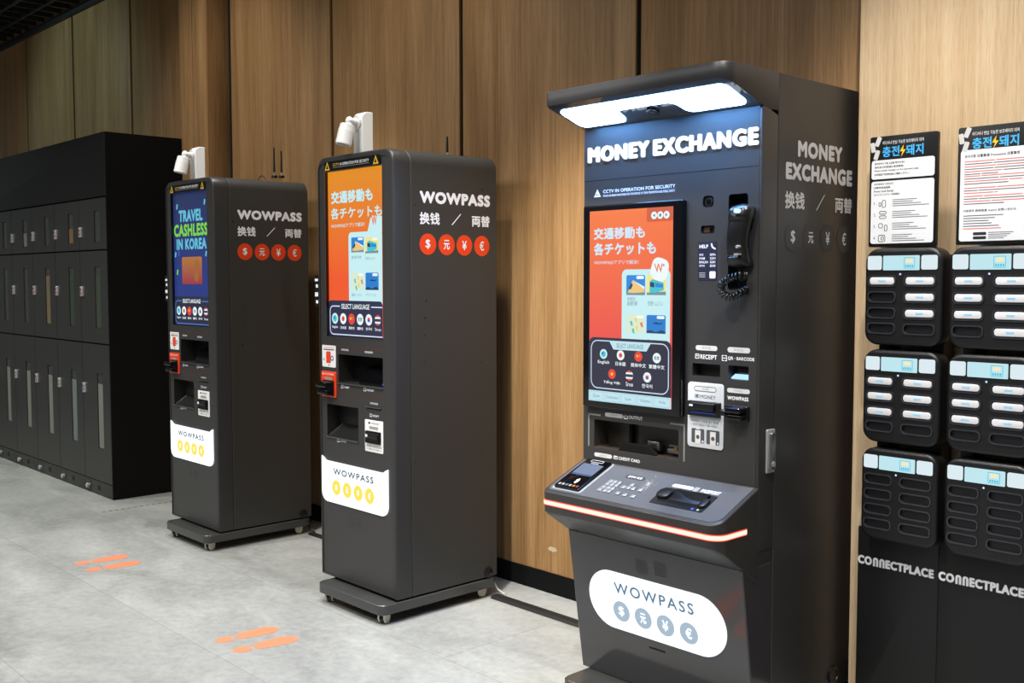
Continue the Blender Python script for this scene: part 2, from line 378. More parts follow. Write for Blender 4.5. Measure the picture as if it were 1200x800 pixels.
# ------------------------------------------------------------------ footprint stickers on the floor
FOOT = mat('orange_floor_sticker', (236, 134, 98), .5)
def footprint(cx, cy_, label, rot=0):
    t = thing('footprint_sticker', label, 'floor sticker', (cx, cy_, 0), 'orange footprint stickers on the floor')
    def tr(pts): return [(cx+p[0]*math.cos(rot)-p[1]*math.sin(rot), cy_+p[0]*math.sin(rot)+p[1]*math.cos(rot)) for p in pts]
    sole = [(-.031, -.035), (.031, -.035), (.038, .0), (.046, .06), (.046, .10), (.036, .13), (.018, .145), (-.004, .147), (-.026, .138), (-.041, .112), (-.045, .07), (-.038, .02)]
    heel = [(-.031, -.05), (.031, -.05), (.033, -.085), (.025, -.11), (.008, -.122), (-.01, -.122), (-.026, -.11), (-.034, -.085)]
    for nm, p in (('sole', sole), ('heel', heel)):
        # smooth outline
        for _ in range(2):
            q = []
            for i in range(len(p)):
                a, c = p[i], p[(i+1) % len(p)]
                q += [(a[0]*.8+c[0]*.2, a[1]*.8+c[1]*.2), (a[0]*.2+c[0]*.8, a[1]*.2+c[1]*.8)]
            p = q
        k = MB(); k.prism(FLOORF, tr(p), .0002, .0011, FOOT); k.build(nm, t)
def foot_at(hx, hy, tx, ty, label):
    a = FLOORF.hit(hx, hy); c = FLOORF.hit(tx, ty); rot = -math.atan2(c[0]-a[0], c[1]-a[1])
    footprint((a[0]+c[0])/2-.012*-math.sin(rot), (a[1]+c[1])/2-.012*math.cos(rot), label, rot)
foot_at(254, 751.5, 323.5, 736, 'left orange footprint sticker on the floor in front of the middle kiosk')
foot_at(274.5, 763, 346.5, 747, 'right orange footprint sticker on the floor in front of the middle kiosk')
foot_at(88.5, 661, 149, 651, 'left orange footprint sticker on the floor in front of the farthest kiosk')
foot_at(102, 668.5, 162.5, 658.5, 'right orange footprint sticker on the floor in front of the farthest kiosk')

footprint(-2.335, 2.13, 'left orange footprint sticker on the floor in front of the money exchange machine')
footprint(-2.165, 2.13, 'right orange footprint sticker on the floor in front of the money exchange machine')

# ------------------------------------------------------------------ screen and sign light
def E(name, rgb, s=1.0): return mat('lit_'+name, rgb, .2, emit=s)
E_WHITE = E('white', (235, 246, 248)); E_CYAN = E('pale_cyan', (196, 236, 240)); E_NAVY = E('navy', (30, 30, 66)); E_LINE = E('line', (210, 225, 245))
E_RED = E('flag_red', (226, 60, 44)); E_BLUE = E('flag_blue', (40, 80, 190)); E_TEAL = E('globe_teal', (60, 190, 200)); E_YEL = E('flag_yellow', (250, 210, 60))
E_PHOTO1 = E('photo_blue', (20, 130, 215)); E_PHOTO2 = E('photo_yellow', (242, 226, 130)); E_PHOTO3 = E('photo_mint', (214, 232, 206)); E_PHOTO4 = E('photo_sea', (8, 120, 205)); E_GREY = E('caption_grey', (110, 140, 150)); E_OR = E('icon_orange', (230, 110, 60)); E_BUS = E('bus_cyan', (60, 190, 200)); E_TRAIN = E('train_yellow', (235, 195, 120)); E_DK = E('dark_blue', (16, 50, 90))
E_BTN = E('button_cyan', (190, 226, 236)); E_BTNL = E('button_line', (150, 195, 212)); E_TXT = E('title_white', (206, 226, 240)); E_TXT2 = E('title_cyan', (190, 234, 238))
SIGNW = E('sign_white', (240, 250, 255), 1.35); SIGNG = E('sign_grey', (66, 80, 92)); SIGNY = E('sign_yellow', (250, 212, 70), 1.15); SIGNB = E('sign_slate', (84, 118, 146)); SIGND = E('sign_disc', (160, 180, 198))

def emblem(b, F, u, v, r, h, kind):
    """round language buttons"""
    base = {'globe': E_CYAN, 'jp': E_WHITE, 'cn': E_RED, 'zh': E_WHITE, 'vn': E_RED, 'th': E_WHITE, 'kr': E_WHITE}[kind]
    b.disc(F, u, v, r, h, base); h += .0004
    if kind == 'globe': b.disc(F, u, v, r*.6, h, E_TEAL); b.disc(F, u-r*.2, v+r*.15, r*.25, h+.0003, E_BLUE, n=10)
    if kind == 'jp': b.disc(F, u, v, r*.46, h, E_RED)
    if kind == 'cn': star(b, F, u-r*.25, v+r*.1, r*.35, h, E_YEL); b.disc(F, u+r*.3, v+r*.3, r*.08, h, E_YEL, n=8); b.disc(F, u+r*.4, v, r*.08, h, E_YEL, n=8)
    if kind == 'zh': b.text(F, '繁體', (u-r*.65, v-r*.38, u+r*.65, v+r*.38), h, E_GREY, .02)
    if kind == 'vn': star(b, F, u, v, r*.5, h, E_YEL)
    if kind == 'th':
        def band(a, c, mt):
            pts = [(u+math.sqrt(max(r*r-t*t, 0))*s_, v+t) for s_ in (1,) for t in [a+(c-a)*i/6 for i in range(7)]]
            pts += [(u-math.sqrt(max(r*r-t*t, 0)), v+t) for t in [c+(a-c)*i/6 for i in range(7)]]
            b.prism(F, pts, h, h, mt)
        band(.62*r, .98*r, E_RED); band(-.98*r, -.62*r, E_RED); band(-.28*r, .28*r, E_DK)
    if kind == 'kr':
        b.prism(F, [(u+r*.42*math.cos(math.radians(t)), v+r*.42*math.sin(math.radians(t))) for t in range(0, 181, 20)], h, h, E_RED)
        b.prism(F, [(u+r*.42*math.cos(math.radians(t)), v+r*.42*math.sin(math.radians(t))) for t in range(180, 361, 20)], h, h, E_BLUE)
        for a in (40, 140, 220, 320): b.disc(F, u+r*.72*math.cos(math.radians(a)), v+r*.72*math.sin(math.radians(a)), r*.1, h, E_GREY, n=6)
def star(b, F, u, v, r, h, mt):
    b.prism(F, [(u+(r if i % 2 == 0 else r*.4)*math.sin(math.pi*i/5), v+(r if i % 2 == 0 else r*.4)*math.cos(math.pi*i/5)) for i in range(10)], h, h, mt)
def pic(b, F, box, h, kind):
    """small app picture: train, bus, map or whale tank"""
    u0, v0, u1, v1 = box; w = u1-u0; q = v1-v0; X = lambda a: u0+a*w; Y = lambda a: v0+a*q
    b.rrect(F, *box, h, h, {'train': E_PHOTO1, 'bus': E_PHOTO2, 'map': E_PHOTO3, 'sea': E_PHOTO4}[kind], r=w*.07, bot=False)
    h += .0004; P = lambda pts, mt, k=0: b.prism(F, [(X(a), Y(c)) for a, c in pts], h+k, h+k, mt)
    if kind == 'train':
        P([(0, 0), (1, 0), (1, .22), (0, .1)], E_GREY); P([(.08, .12), (.35, .75), (.98, .3), (.98, .15), (.4, .1)], E_TRAIN, .0003)
        P([(.35, .75), (.98, .3), (.98, .42)], E_WHITE, .0006); P([(.12, .3), (.28, .62), (.36, .5), (.25, .28)], E_DK, .0006)
    if kind == 'bus':
        P([(0, 0), (1, 0), (1, .18), (0, .12)], E_GREY); P([(.15, .15), (.15, .68), (.3, .8), (.88, .62), (.9, .25), (.4, .1)], E_BUS, .0003)
        P([(.18, .42), (.18, .66), (.4, .62), (.4, .38)], E_DK, .0006); P([(.45, .4), (.45, .62), (.86, .54), (.86, .38)], E_PHOTO1, .0006)
    if kind == 'map':
        for a, c, mt in ((.2, .6, E_BUS), (.45, .8, E_YEL), (.5, .35, E_YEL), (.75, .55, E_OR), (.3, .2, E_BUS)): P([(a, c), (a+.07, c-.2), (a+.17, c-.22), (a+.12, c+.08)], mt)
    if kind == 'sea':
        P([(0, 0), (1, 0), (1, .1), (.8, .2), (.5, .08), (.2, .18), (0, .12)], E_DK); P([(.3, .55), (.5, .62), (.75, .56), (.84, .64), (.82, .52), (.55, .5)], E_DK, .0003)
    b.rrect(F, X(.55), Y(.8), X(.95), Y(.96), h+.0008, h+.0008, E_WHITE, r=w*.06, bot=False)

# ------------------------------------------------------------------ slim card kiosk
KL, KR, KF, KB, KZ0, KZ1 = -4.045, -3.472, 2.578, 3.155, .098, 1.993
KO = ((KL+KR)/2, KF, 0)
def arch(u0, v0, u1, v1, r, n=8):
    out = [(u0, v0), (u1, v0)]
    for cu, a in ((u1-r, 0), (u0+r, 90)):
        for i in range(n+1): t = math.radians(a+90*i/n); out.append((cu+r*math.cos(t), v1-r+r*math.sin(t)))
    return out
def wonsymbols(): return ('$', '元', '¥', '€')
def card_kiosk(label, screen):
    t = thing('card_kiosk', label, 'kiosk', KO, 'slim card kiosks by the wood wall')
    F = front(KF); FI = front(KF+.004)
    za = Z(370, 170, 6.67); zb = Z(370, 280, 6.667); zc = Z(370, 390, 6.667); zd = Z(370, 500, 6.667)
    # cabinet behind the door
    b = MB(); lp = lambda i, r=.06: arch(KL+i, KZ0+i*.0, KR-i, KZ1-i, r)
    b.loft([[F.P(u, v, -(KB-KF)+.0) for u, v in lp(.006)], [F.P(u, v, -(KB-KF)+.006) for u, v in lp(0)], [F.P(u, v, -.092) for u, v in lp(0)], [F.P(u, v, -.089) for u, v in lp(.003)]], GREY)
    b.box((KL+.03, KF+.03, .088), (KR-.03, KB-.03, KZ0+.001), MATTE)
    cab = b.build('cabinet', t)
    S_ = side(KR)
    d = MB(); zs = Z(480, 160, 5.333)
    d.text(S_, 'WOWPASS', S_.bb(*zs(62, 338, 502, 443)), .0008, PRINT, .08)
    d.text(S_, '换钱', S_.bb(*zs(62, 470, 188, 553)), .0008, PRINT, .03)
    d.text(S_, '両替', S_.bb(*zs(388, 492, 500, 568)), .0008, PRINT, .03)
    a = S_.hit(*zs(264, 552)); c = S_.hit(*zs(319, 485)); d.line(S_, a, c, .004, .0008, PRINT)
    for k, (s_, cx) in enumerate(zip(wonsymbols(), (114, 231, 342, 451))):
        cu, cv = S_.hit(*zs(cx, 672+k*4)); r = .045; d.disc(S_, cu, cv, r, .0006, ORANGE, n=40)
        d.text(S_, s_, (cu-.013-(.004 if k == 1 else 0), cv-.0205, cu+.013+(.004 if k == 1 else 0), cv+.0205), .001, PRINT, .02)
    d.build('lettering', t)
    # screw holes and the round cable grommet in the side panel
    for x, y in ((486, 240), (499, 352), (498, 372), (498, 393), (497, 424), (487, 541), (565, 222), (564, 424), (564, 531), (487, 686)):
        d = MB(); u, v = S_.hit(x, y); d.loft([[S_.P(a, c, hh) for a, c in circle(u, v, r, 12)] for r, hh in ((.0046, 0), (.004, .0012), (.002, .0004))], RUBK, cap0=False); d.build('screw', t)
    g = MB(); u, v = S_.hit(572, 670)
    g.loft([[S_.P(a, c, h) for a, c in circle(u, v, r, 24)] for r, h in ((.025, 0), (.025, .004), (.022, .006), (.017, .006), (.016, .003))], RUBK, cap0=False)
    g.build('grommet', t)
    # door: rounded front rim with a slightly sunk face and open bays
    b = MB(); dl = lambda i, r=.06: arch(KL+i, KZ0+i, KR-i, KZ1-i, max(r-i, .004))
    b.loft([[F.P(u, v, h) for u, v in dl(i)] for h, i in ((-.085, 0), (-.008, 0), (-.003, .002), (-.0008, .0045), (0, .008))], GREYM, True, False)
    din = arch(KL+.012, KZ0+.0105, KR-.03, KZ1-.03, .03)
    b.frame_loop(F, dl(.008), din, 0, 0, GREYM)
    b.loft([[F.P(u, v, h) for u, v in din] for h in (0, -.004)], STEEL if False else GREYM, False, False)
    su0, sv0, su1, sv1 = FI.bb(381.6, 191.5, 448.6, 398.5)
    sv0 = FI.hit(383, 393.6)[1]; sv1 = FI.hit(383, 201.2)[1]
    def q(zf, *a): return FI.bb(*zf(*a))
    pb = (FI.hit(396.7, 430)[0], FI.hit(396.7, 447.7)[1], FI.hit(448.7, 430)[0], FI.hit(396.7, 414.7)[1])
    ob = (FI.hit(383.5, 490)[0], FI.hit(383.5, 509.8)[1], FI.hit(420, 490)[0], FI.hit(383.5, 472.5)[1])
    rs = q(zc, 398, 578, 513, 606)
    rl = lambda bx, r=.003: rr_loop(*bx, r, 3)
    b.holed(FI, din, [(rl((su0, sv0, su1, sv1), .004), .02, RUBK, GLOSS), (rl(pb), .078, HOLE, MATTE), (rl(ob), .07, HOLE, HOLE), (rl(rs, .002), .03, MATTE, MATTE)], 0, -.002, GREYF)
    door = b.build('door', t)
    for bx in (pb, ob): d = MB(); d.rrect(FI, bx[0]-.004, bx[1]-.006, bx[2]+.002, bx[1]-.0015, .0002, .006, STEEL, .001); d.build('bay_lip', door)
    d = MB(); d.rrect(FI, rs[0]-.003, rs[3]-.0005, rs[2]+.002, rs[3]+.003, .0002, .006, STEEL, .001); d.build('slot_lip', door); d = MB()
    d.outline(FI, su0-.002, sv0-.003, su1+.002, sv1+.001, .003, .001, STEEL, .004, h0=.0002)
    d.build('screen_frame', door)
    # scanner inside the passport bay, chute inside the output bay
    d = MB(); w = pb[2]-pb[0]; z0 = pb[1]+.001
    d.prism(side(pb[0]+w*.42), [(KF+.016, z0), (KF+.078, z0), (KF+.078, z0+.075), (KF+.05, z0+.068), (KF+.02, z0+.018)], 0, w*.55, GLOSS)
    d.disc(FI, pb[0]+w*.95, pb[1]+.012, .004, -.012, E('blue_led', (60, 100, 255), 1.6), h0=-.02, n=10)
    d.build('passport_scanner', door)
    d = MB(); w = ob[2]-ob[0]; z0 = ob[1]+.001
    d.add([(ob[0]+.004, KF+.012, z0), (ob[2]-.004, KF+.012, z0), (ob[2]-.03, KF+.07, z0+.05), (ob[0]+.03, KF+.07, z0+.05)], [(0, 1, 2, 3)], RUBK)
    for a in (ob[0]+.004, ob[2]-.004): d.tube([(a, KF+.012, z0+.002), ((ob[0]+.03 if a < ob[0]+.02 else ob[2]-.03), KF+.068, z0+.05)], .002, STEEL, 6)
    d.build('output_chute', door)
    # display
    fs = front(KF+.004+.0165); s = MB(); zx = screen
    L = (fs.hit(385, 300)[0], fs.hit(385, 392.5)[1], fs.hit(448.3, 300)[0], fs.hit(385, 202)[1])
    if zx == 'orange':
        s.rrect(fs, *L, 0, .0008, gradient_emit('screen_orange', (224, 140, 24), (238, 84, 30), L[1]+.25, L[3]), bot=True)
        h = .0012; bb = lambda zf, *a: fs.bb(*zf(*a))
        s.text(fs, '交通移動も', bb(za, 122, 330, 446, 465), h, E_TXT2, .04501)
        s.text(fs, '各チケットも', (bb(za, 120, 460, 515, 585)[0], *bb(za, 120, 460, 515, 585)[1:2], L[2]-.001, bb(za, 120, 460, 515, 585)[3]), h, E_TXT2, .03)
        s.text(fs, 'WOWPASSアプリで解決！', bb(za, 122, 600, 385, 650), h, E_TXT2, .012, res=2)
        # phone outline cut by the screen edge
        p0 = fs.hit(*za(258, 720)); p1 = fs.hit(*zb(258, 478)); ptop = fs.hit(*za(300, 680))
        s.rrect(fs, p0[0], p1[1]-.03, L[2]-.0005, ptop[1], h+.0003, h+.0003, E_CYAN, r=.02, bot=False)
        i0 = bb(za, 408, 545, 515, 690); s.prism(fs, [(i0[0], i0[1]+.01), (i0[0]+.02, i0[3]-.012), (i0[0]+.035, i0[3]), (L[2]-.0005, i0[3]-.005), (L[2]-.0005, i0[1]), (i0[0]+.01, i0[1])], h+.0007, h+.0007, E_CYAN)
        s.text(fs, 'W', (i0[0]+.028, i0[1]+.034, i0[0]+.067, i0[1]+.075), h+.001, E_OR, .03, shear=-.1)
        for kind, zf, a in (('train', None, None), ('bus', None, None), ('map', zb, (283, 262, 380, 398)), ('sea', zb, (392, 262, 494, 398))):
            if kind == 'train': bx = (bb(zb, 283, 262, 380, 398)[0], fs.hit(*zb(283, 105))[1], bb(zb, 283, 262, 380, 398)[2], fs.hit(*za(283, 722))[1])
            elif kind == 'bus': t0 = bb(zb, 392, 262, 494, 398); bx = (t0[0], fs.hit(*zb(392, 112))[1], t0[2], fs.hit(*za(392, 722))[1])
            else: bx = bb(zf, *a)
            pic(s, fs, bx, h+.0006, kind)
            s.text(fs, {'train': '直通列車', 'bus': '空港リムジン', 'map': '韓服レンタル', 'sea': 'アクアリウム'}[kind], (bx[0], bx[1]-.028, bx[0]+(bx[2]-bx[0])*.8, bx[1]-.015), h+.0008, E_GREY, 0, res=2)
    else:
        s.rrect(fs, *L, 0, .0008, gradient_emit('screen_blue', (22, 38, 84), (22, 46, 124), L[1]+.2, L[3]), bot=True)
        h = .0012; wd = L[2]-L[0]; H = L[3]-L[1]
        TC = E('travel_cyan', (92, 186, 214)); TG = E('travel_green', (120, 206, 60))
        def row(a0, a1, t0, t1): return (L[0]+wd*a0, L[3]-H*t1, L[0]+wd*a1, L[3]-H*t0)
        s.text(fs, 'TRAVEL', row(.17, .86, .13, .22), h, TC, .06); s.text(fs, 'CASHLESS', row(.02, .995, .235, .33), h, TG, .055); s.text(fs, 'IN KOREA', row(.09, .96, .345, .43), h, TC, .06)
        for a, c, mt in ((.12, .10, TC), (.92, .085, TC), (.05, .465, TC), (.94, .465, TC), (.15, .455, E_BLUE), (.1, .60, TG)):
            u, v = L[0]+wd*a, L[3]-H*c; s.prism(fs, [(u-.01, v-.012), (u+.004, v-.016), (u+.012, v+.012), (u-.003, v+.016)], h, h, mt)
        cb = row(.24, .82, .485, .69)
        s.rrect(fs, *cb, h, h, gradient_emit('card_print', (172, 110, 44), (150, 42, 60), cb[1], cb[3]), r=.012, bot=False)
        s.rrect(fs, cb[0]+.03, cb[3]-.085, cb[0]+.065, cb[3]-.055, h+.0004, h+.0004, E('card_chip', (150, 96, 66)), r=.005, bot=False)
        s.disc(fs, cb[2]-.06, cb[3]-.045, .03, h+.0004, E('card_mark', (150, 96, 40))); s.disc(fs, cb[2]-.065, cb[1]+.042, .028, h+.0004, E('card_mark', (150, 96, 40)))
    # language panel along the bottom of the screen
    pn = (L[0]+.006, L[1]+.0005, L[2]-.0005, fs.hit(*zb(130, 478))[1]); h = .0022
    s.prism(fs, arch(L[0]-.0003, L[1]-.0003, L[2]+.0003, pn[3], .02), h, h, E_NAVY if zx == 'orange' else E('night_navy', (24, 26, 56)))
    y0 = fs.hit(*zb(125, 740))[1]; y1 = fs.hit(*zb(125, 522))[1]
    LC = E_LINE if zx == 'orange' else E('line_blue', (70, 120, 200))
    s.outline(fs, pn[0]+.008, y0, L[2]+.03, y1, .005, h+.0004, LC, .03) if False else None
    lo = [(L[2]-.001, y0), (pn[0]+.03, y0)]+[(pn[0]+.03-.024*math.sin(math.radians(k*15)), y0+.024-.024*math.cos(math.radians(k*15))) for k in range(7)]+[(pn[0]+.006+.024*(1-math.cos(math.radians(k*15))), y1-.024+.024*math.sin(math.radians(k*15))) for k in range(7)]+[(pn[0]+.03, y1), (L[0]+(L[2]-L[0])*.22, y1)]
    for p, r_ in zip(lo, lo[1:]):
        if (Vector(p)-Vector(r_)).length > 1e-5: s.line(fs, p, r_, .005, h+.0004, LC)
    s.line(fs, (L[0]+(L[2]-L[0])*.8, y1), (L[2]-.001, y1), .005, h+.0004, LC)
    s.text(fs, 'SELECT LANGUAGE', (L[0]+(L[2]-L[0])*.25, y1-.011, L[0]+(L[2]-L[0])*.77, y1+.011), h+.0008, E_WHITE, .02, res=2)
    kinds = ('globe', 'jp', 'cn', 'zh', 'kr', 'th'); W_ = L[2]-L[0]
    for k, kd in enumerate(kinds):
        u, v = L[0]+W_*(.125+.158*k), (y0+y1)/2+.008
        emblem(s, fs, u, v, (.0245 if k < 5 else .022), h+.0006, kd)
        s.text(fs, ('English', '日本語', '简体中文', '繁體中文', '한국어', 'ไทย')[k], (u-.022, v-.046, u+.022, v-.033), h+.0006, E_WHITE, .02, res=2)
    s.build('screen', t)
    # CCTV notice above the screen
    n = MB(); nb = (FI.hit(381.2, 195)[0], FI.hit(381.2, 201)[1], FI.hit(446.5, 190)[0], FI.hit(381.2, 190.2)[1])
    n.rrect(FI, *nb, .0003, .0045, MATTE, .002); YE = mat('warning_yellow', (226, 178, 40), .5)
    wn, hn = nb[2]-nb[0], nb[3]-nb[1]
    for a in (.055, .925):
        u, v = nb[0]+wn*a, nb[1]+hn*.5; n.prism(FI, [(u-.02, v-.018), (u+.02, v-.018), (u, v+.02)], .005, .005, YE); n.prism(FI, [(u-.009, v-.012), (u+.009, v-.012), (u, v+.008)], .0054, .0054, MATTE)
    n.text(FI, 'CCTV', (nb[0]+wn*.16, nb[1]+hn*.42, nb[0]+wn*.275, nb[1]+hn*.72), .005, YE, .015)
    n.text(FI, 'IN OPERATION FOR SECURITY', (nb[0]+wn*.29, nb[1]+hn*.42, nb[0]+wn*.81, nb[1]+hn*.72), .005, PRINT, .012)
    n.rrect(FI, nb[0]+wn*.16, nb[1]+hn*.26, nb[0]+wn*.81, nb[1]+hn*.3, .005, .005, PRINTG, bot=False)
    n.build('warning_label', t)
    # printed labels on the face
    d = MB(); qc = lambda *a: FI.bb(*zc(*a)); qd = lambda *a: FI.bb(*zd(*a)); h = .0006
    for a in ((200, 122, 258, 142), (382, 140, 447, 162), (425, 540, 488, 564)): d = MB(); d.rrect(FI, *qc(*a), h, h, PRINTG, .003, bot=False); d.build('pill_print', t)
    for xa_, y_, xb_ in ((165, 102, 530), (165, 458, 530), (90, 528, 335)):
        d = MB(); p = FI.hit(*zc(xa_, y_)); p2 = FI.hit(*zc(xb_, y_+25)); d.line(FI, p, (p2[0], p[1]), .0022, h, REDLINE); d.build('guide_line', t)
    d = MB()
    d.text(FI, 'T-MONEY', qc(222, 415, 262, 436), h, PRINT, .02); d.outline(FI, *qc(200, 405, 216, 432), .002, h, PRINT); d.build('label_print', t); d = MB(); d.text(FI, 'PASSPORT', qc(398, 436, 456, 460), h, PRINT, .01)
    d.outline(FI, *qc(375, 428, 392, 456), .002, h, PRINT); d.build('label_print', t); d = MB()
    d.text(FI, 'RECEIPT', qc(445, 638, 494, 662), h, PRINT, .01); d.outline(FI, *qc(423, 630, 440, 656), .002, h, PRINT); d.build('label_print', t); d = MB()
    d.text(FI, 'OUTPUT', qd(194, 100, 240, 124), h, PRINT, .01); d.outline(FI, *qd(168, 95, 188, 120), .002, h, PRINT); d.build('label_print', t)
    for k in range(2):
        d = MB(); u, v = FI.hit(412+k*9, 612+k*3)
        for i in range(5):
            for j in range(5): d.disc(FI, u+(i-2)*.008, v+(j-2)*.008, .0022, h, DISC, n=6)
        d.build('speaker_grille', t)
    # card guide and card reader plate
    n = MB(); w4 = (FI.hit(378, 410)[0], FI.hit(378, 429)[1], FI.hit(393.7, 410)[0], FI.hit(378, 403.8)[1])
    n.rrect(FI, *w4, .0003, .002, WHITE, .006); u0, v0, u1, v1 = w4; w = u1-u0; hh = v1-v0
    n.text(FI, 'WOWPASS', (u0+.08*w, v1-.13*hh, u1-.1*w, v1-.07*hh), .0024, ORANGE, .02); n.rrect(FI, u0+.1*w, v1-.22*hh, u1-.1*w, v1-.17*hh, .0024, .0024, TEXTD, bot=False)
    n.rrect(FI, u0+.3*w, v0+.18*hh, u0+.64*w, v0+.72*hh, .0024, .0024, ORANGE, .006, bot=False); n.disc(FI, u0+.74*w, v0+.42*hh, .012, .0028, mat('guide_blue', (30, 60, 150), .5)); n.disc(FI, u0+.74*w, v0+.42*hh, .007, .0031, WHITE); n.disc(FI, u0+.5*w, v0+.09*hh, .004, .0024, TEXTD, n=8)
    n.rrect(FI, u0+.1*w, v0+.3*hh, u0+.18*w, v0+.4*hh, .0024, .0024, PRINTG, bot=False)
    n.build('guide_sticker', t)
    o4 = (FI.hit(377.8, 440)[0], FI.hit(378, 463.5)[1], FI.hit(394.7, 440)[0], FI.hit(378, 434)[1]); u0, v0, u1, v1 = o4; w = u1-u0; hh = v1-v0
    n = MB(); n.rrect(FI, *o4, .0003, .006, ORANGE, .006, .002); n.text(FI, 'WOWPASS', (u0+.24*w, v1-.14*hh, u1-.12*w, v1-.07*hh), .0064, WHITE, .02); n.disc(FI, u0+.14*w, v1-.105*hh, .005, .0064, WHITE, n=10)
    n.rrect(FI, u0+.25*w, v1-.32*hh, u1-.25*w, v1-.23*hh, .0064, .0064, PRINTG, .004, bot=False)
    reader = n.build('card_reader', t)
    n = MB(); cu, cv = u0+.5*w, v0+.36*hh
    n.rrect(FI, cu-.38*w, cv-.034, cu+.38*w, cv+.034, .006, .012, MATTE, .004, .002)
    n.rrect(FI, cu-.34*w, cv+.004, cu+.34*w, cv+.03, .012, .052, GLOSS, .01, .006); n.rrect(FI, cu-.34*w, cv-.03, cu+.34*w, cv-.004, .012, .044, GLOSS, .01, .006)
    n.rrect(FI, cu-.3*w, cv-.004, cu+.3*w, cv+.004, .012, .03, HOLE)
    n.build('card_mouth', reader)
    # banknote acceptor plate
    w4 = (FI.hit(428.2, 500)[0], FI.hit(428.2, 527.7)[1], FI.hit(449.2, 500)[0], FI.hit(428.2, 490.8)[1]); u0, v0, u1, v1 = w4; w = u1-u0; hh = v1-v0
    n = MB(); n.rrect(FI, *w4, .0003, .003, WHITE, .005, .001); n.text(FI, 'MONEY', (u0+.38*w, v1-.13*hh, u0+.82*w, v1-.06*hh), .0034, TEXTD, .02)
    n.rrect(FI, u0+.2*w, v1-.13*hh, u0+.32*w, v1-.06*hh, .0034, .0034, TEXTD, bot=False); n.rrect(FI, u0+.25*w, v1-.28*hh, u1-.25*w, v1-.19*hh, .0034, .0034, PRINTG, .004, bot=False)
    n.text(FI, 'MONEY ONE BY ONE', (u0+.1*w, v0+.15*hh, u1-.06*w, v0+.2*hh), .0034, TEXTD, .01, res=2); n.text(FI, '一張ずつ投入', (u0+.1*w, v0+.06*hh, u1-.06*w, v0+.115*hh), .0034, TEXTD, 0, res=2)
    plate = n.build('banknote_plate', t)
    n = MB(); n.rrect(FI, u0+.1*w, v0+.28*hh, u1-.1*w, v0+.66*hh, .003, .012, MATTE, .003, .002); n.rrect(FI, u0+.2*w, v0+.43*hh, u1-.16*w, v0+.6*hh, .012, .018, RUBK, .003, .002); n.rrect(FI, u0+.18*w, v0+.36*hh, u1-.18*w, v0+.40*hh, .012, .0124, HOLE); n.rrect(FI, u0+.18*w, v0+.48*hh, u0+.3*w, v0+.56*hh, .0184, .0184, E_WHITE, bot=False)
    n.build('banknote_slot', plate)
    # lit sign with upturned corners
    ul, ur = FI.hit(378.3, 545)[0], FI.hit(455.5, 560)[0]; vt = FI.hit(378.3, 533)[1]; vd = FI.hit(383.5, 538.8)[1]; vb = FI.hit(386, 585.8)[1]
    vb2 = vb-.004; R_ = .045; pts = [(ul+R_-R_*math.sin(math.radians(k*15)), vb2+R_-R_*math.cos(math.radians(k*15))) for k in range(7)][::-1]
    pts += [(ur-R_+R_*math.sin(math.radians(k*15)), vb2+R_-R_*math.cos(math.radians(k*15))) for k in range(7)]
    pts += [(ur, vt), (ur-.008, vt-.004), (ur-.016, vd+.012), (ur-.03, vd+.002), (ur-.045, vd), (ul+.045, vd), (ul+.03, vd+.002), (ul+.016, vd+.012), (ul+.008, vt-.004), (ul, vt)]
    n = MB(); n.prism(FI, pts, .0003, .006, SIGNW); w = ur-ul
    z0 = FI.hit(*zd(160, 372))[1]; z1 = FI.hit(*zd(160, 322))[1]
    n.text(FI, 'WOWPASS', (ul+w*.19, z0, ul+w*.80, z1), .0066, SIGNG, .045, track=1.15)
    vc = FI.hit(*zd(178, 475))[1]
    for k, s_ in enumerate(wonsymbols()):
        u = ul+w*(.235+.168*k); n.disc(FI, u, vc, .034, .0066, SIGNY, n=32); n.text(FI, s_, (u-.009, vc-.0135, u+.009, vc+.0135), .0072, SIGNW, .03)
    n.build('lit_sign', t)
    # small tag standing out from the left side
    n = MB(); x0, x1 = F.hit(368.2, 340)[0], F.hit(376.6, 340)[0]; z0, z1 = F.hit(368, 359)[1], F.hit(368, 322)[1]
    Ft = front(KF+.012); n.rrect(Ft, KL-.05, z0, KL, z1, -.004, 0, RUBK, .003)
    for k, (a, c) in enumerate(((.12, .2), (.3, .4), (.55, .68), (.8, .9))):
        n.rrect(Ft, KL-.046+.008*(k % 2), z1-(z1-z0)*c, KL-.02, z1-(z1-z0)*a, .0004, .0004, PRINT, .002, bot=False)
    n.build('side_tag', t)
    # base plate on four casters
    n = MB(); rings = []
    BX0, BX1, BY0, BY1 = -3.970, -3.470, 2.500, 3.157
    for z, i in ((.046, .002), (.048, 0), (.086, 0), (.089, .003)): rings.append([Vector((u, v, z)) for u, v in rr_loop(BX0+i, BY0+i, BX1-i, BY1-i, .04-i, 8)])
    n.loft(rings, GREYL); n.build('base_plate', t)
    for x, y, a in ((-3.515, 2.545, .3), (-3.92, 2.545, .5), (-3.515, 3.09, -.4), (-3.97, 3.09, .2)):
        n = MB(); ax = Vector((math.cos(a), math.sin(a), 0)); dr = Vector((-ax.y, ax.x, 0)); c = Vector((x, y, .0196))
        n.tube([c+Vector((0, 0, .026)), c+Vector((0, 0, .019))], .026, CREAM, 14)
        for s_ in (-1, 1):
            o = c+ax*.015*s_; n.loft([[o+ax*.004*e+dr*p+Vector((0, 0, q_)) for p, q_ in ((-.019, .026), (-.021, .004), (-.012, -.014), (.011, -.014), (.019, .0), (.023, .026))] for e in (-1, 1)], CREAM)
        f = n.build('caster', t)
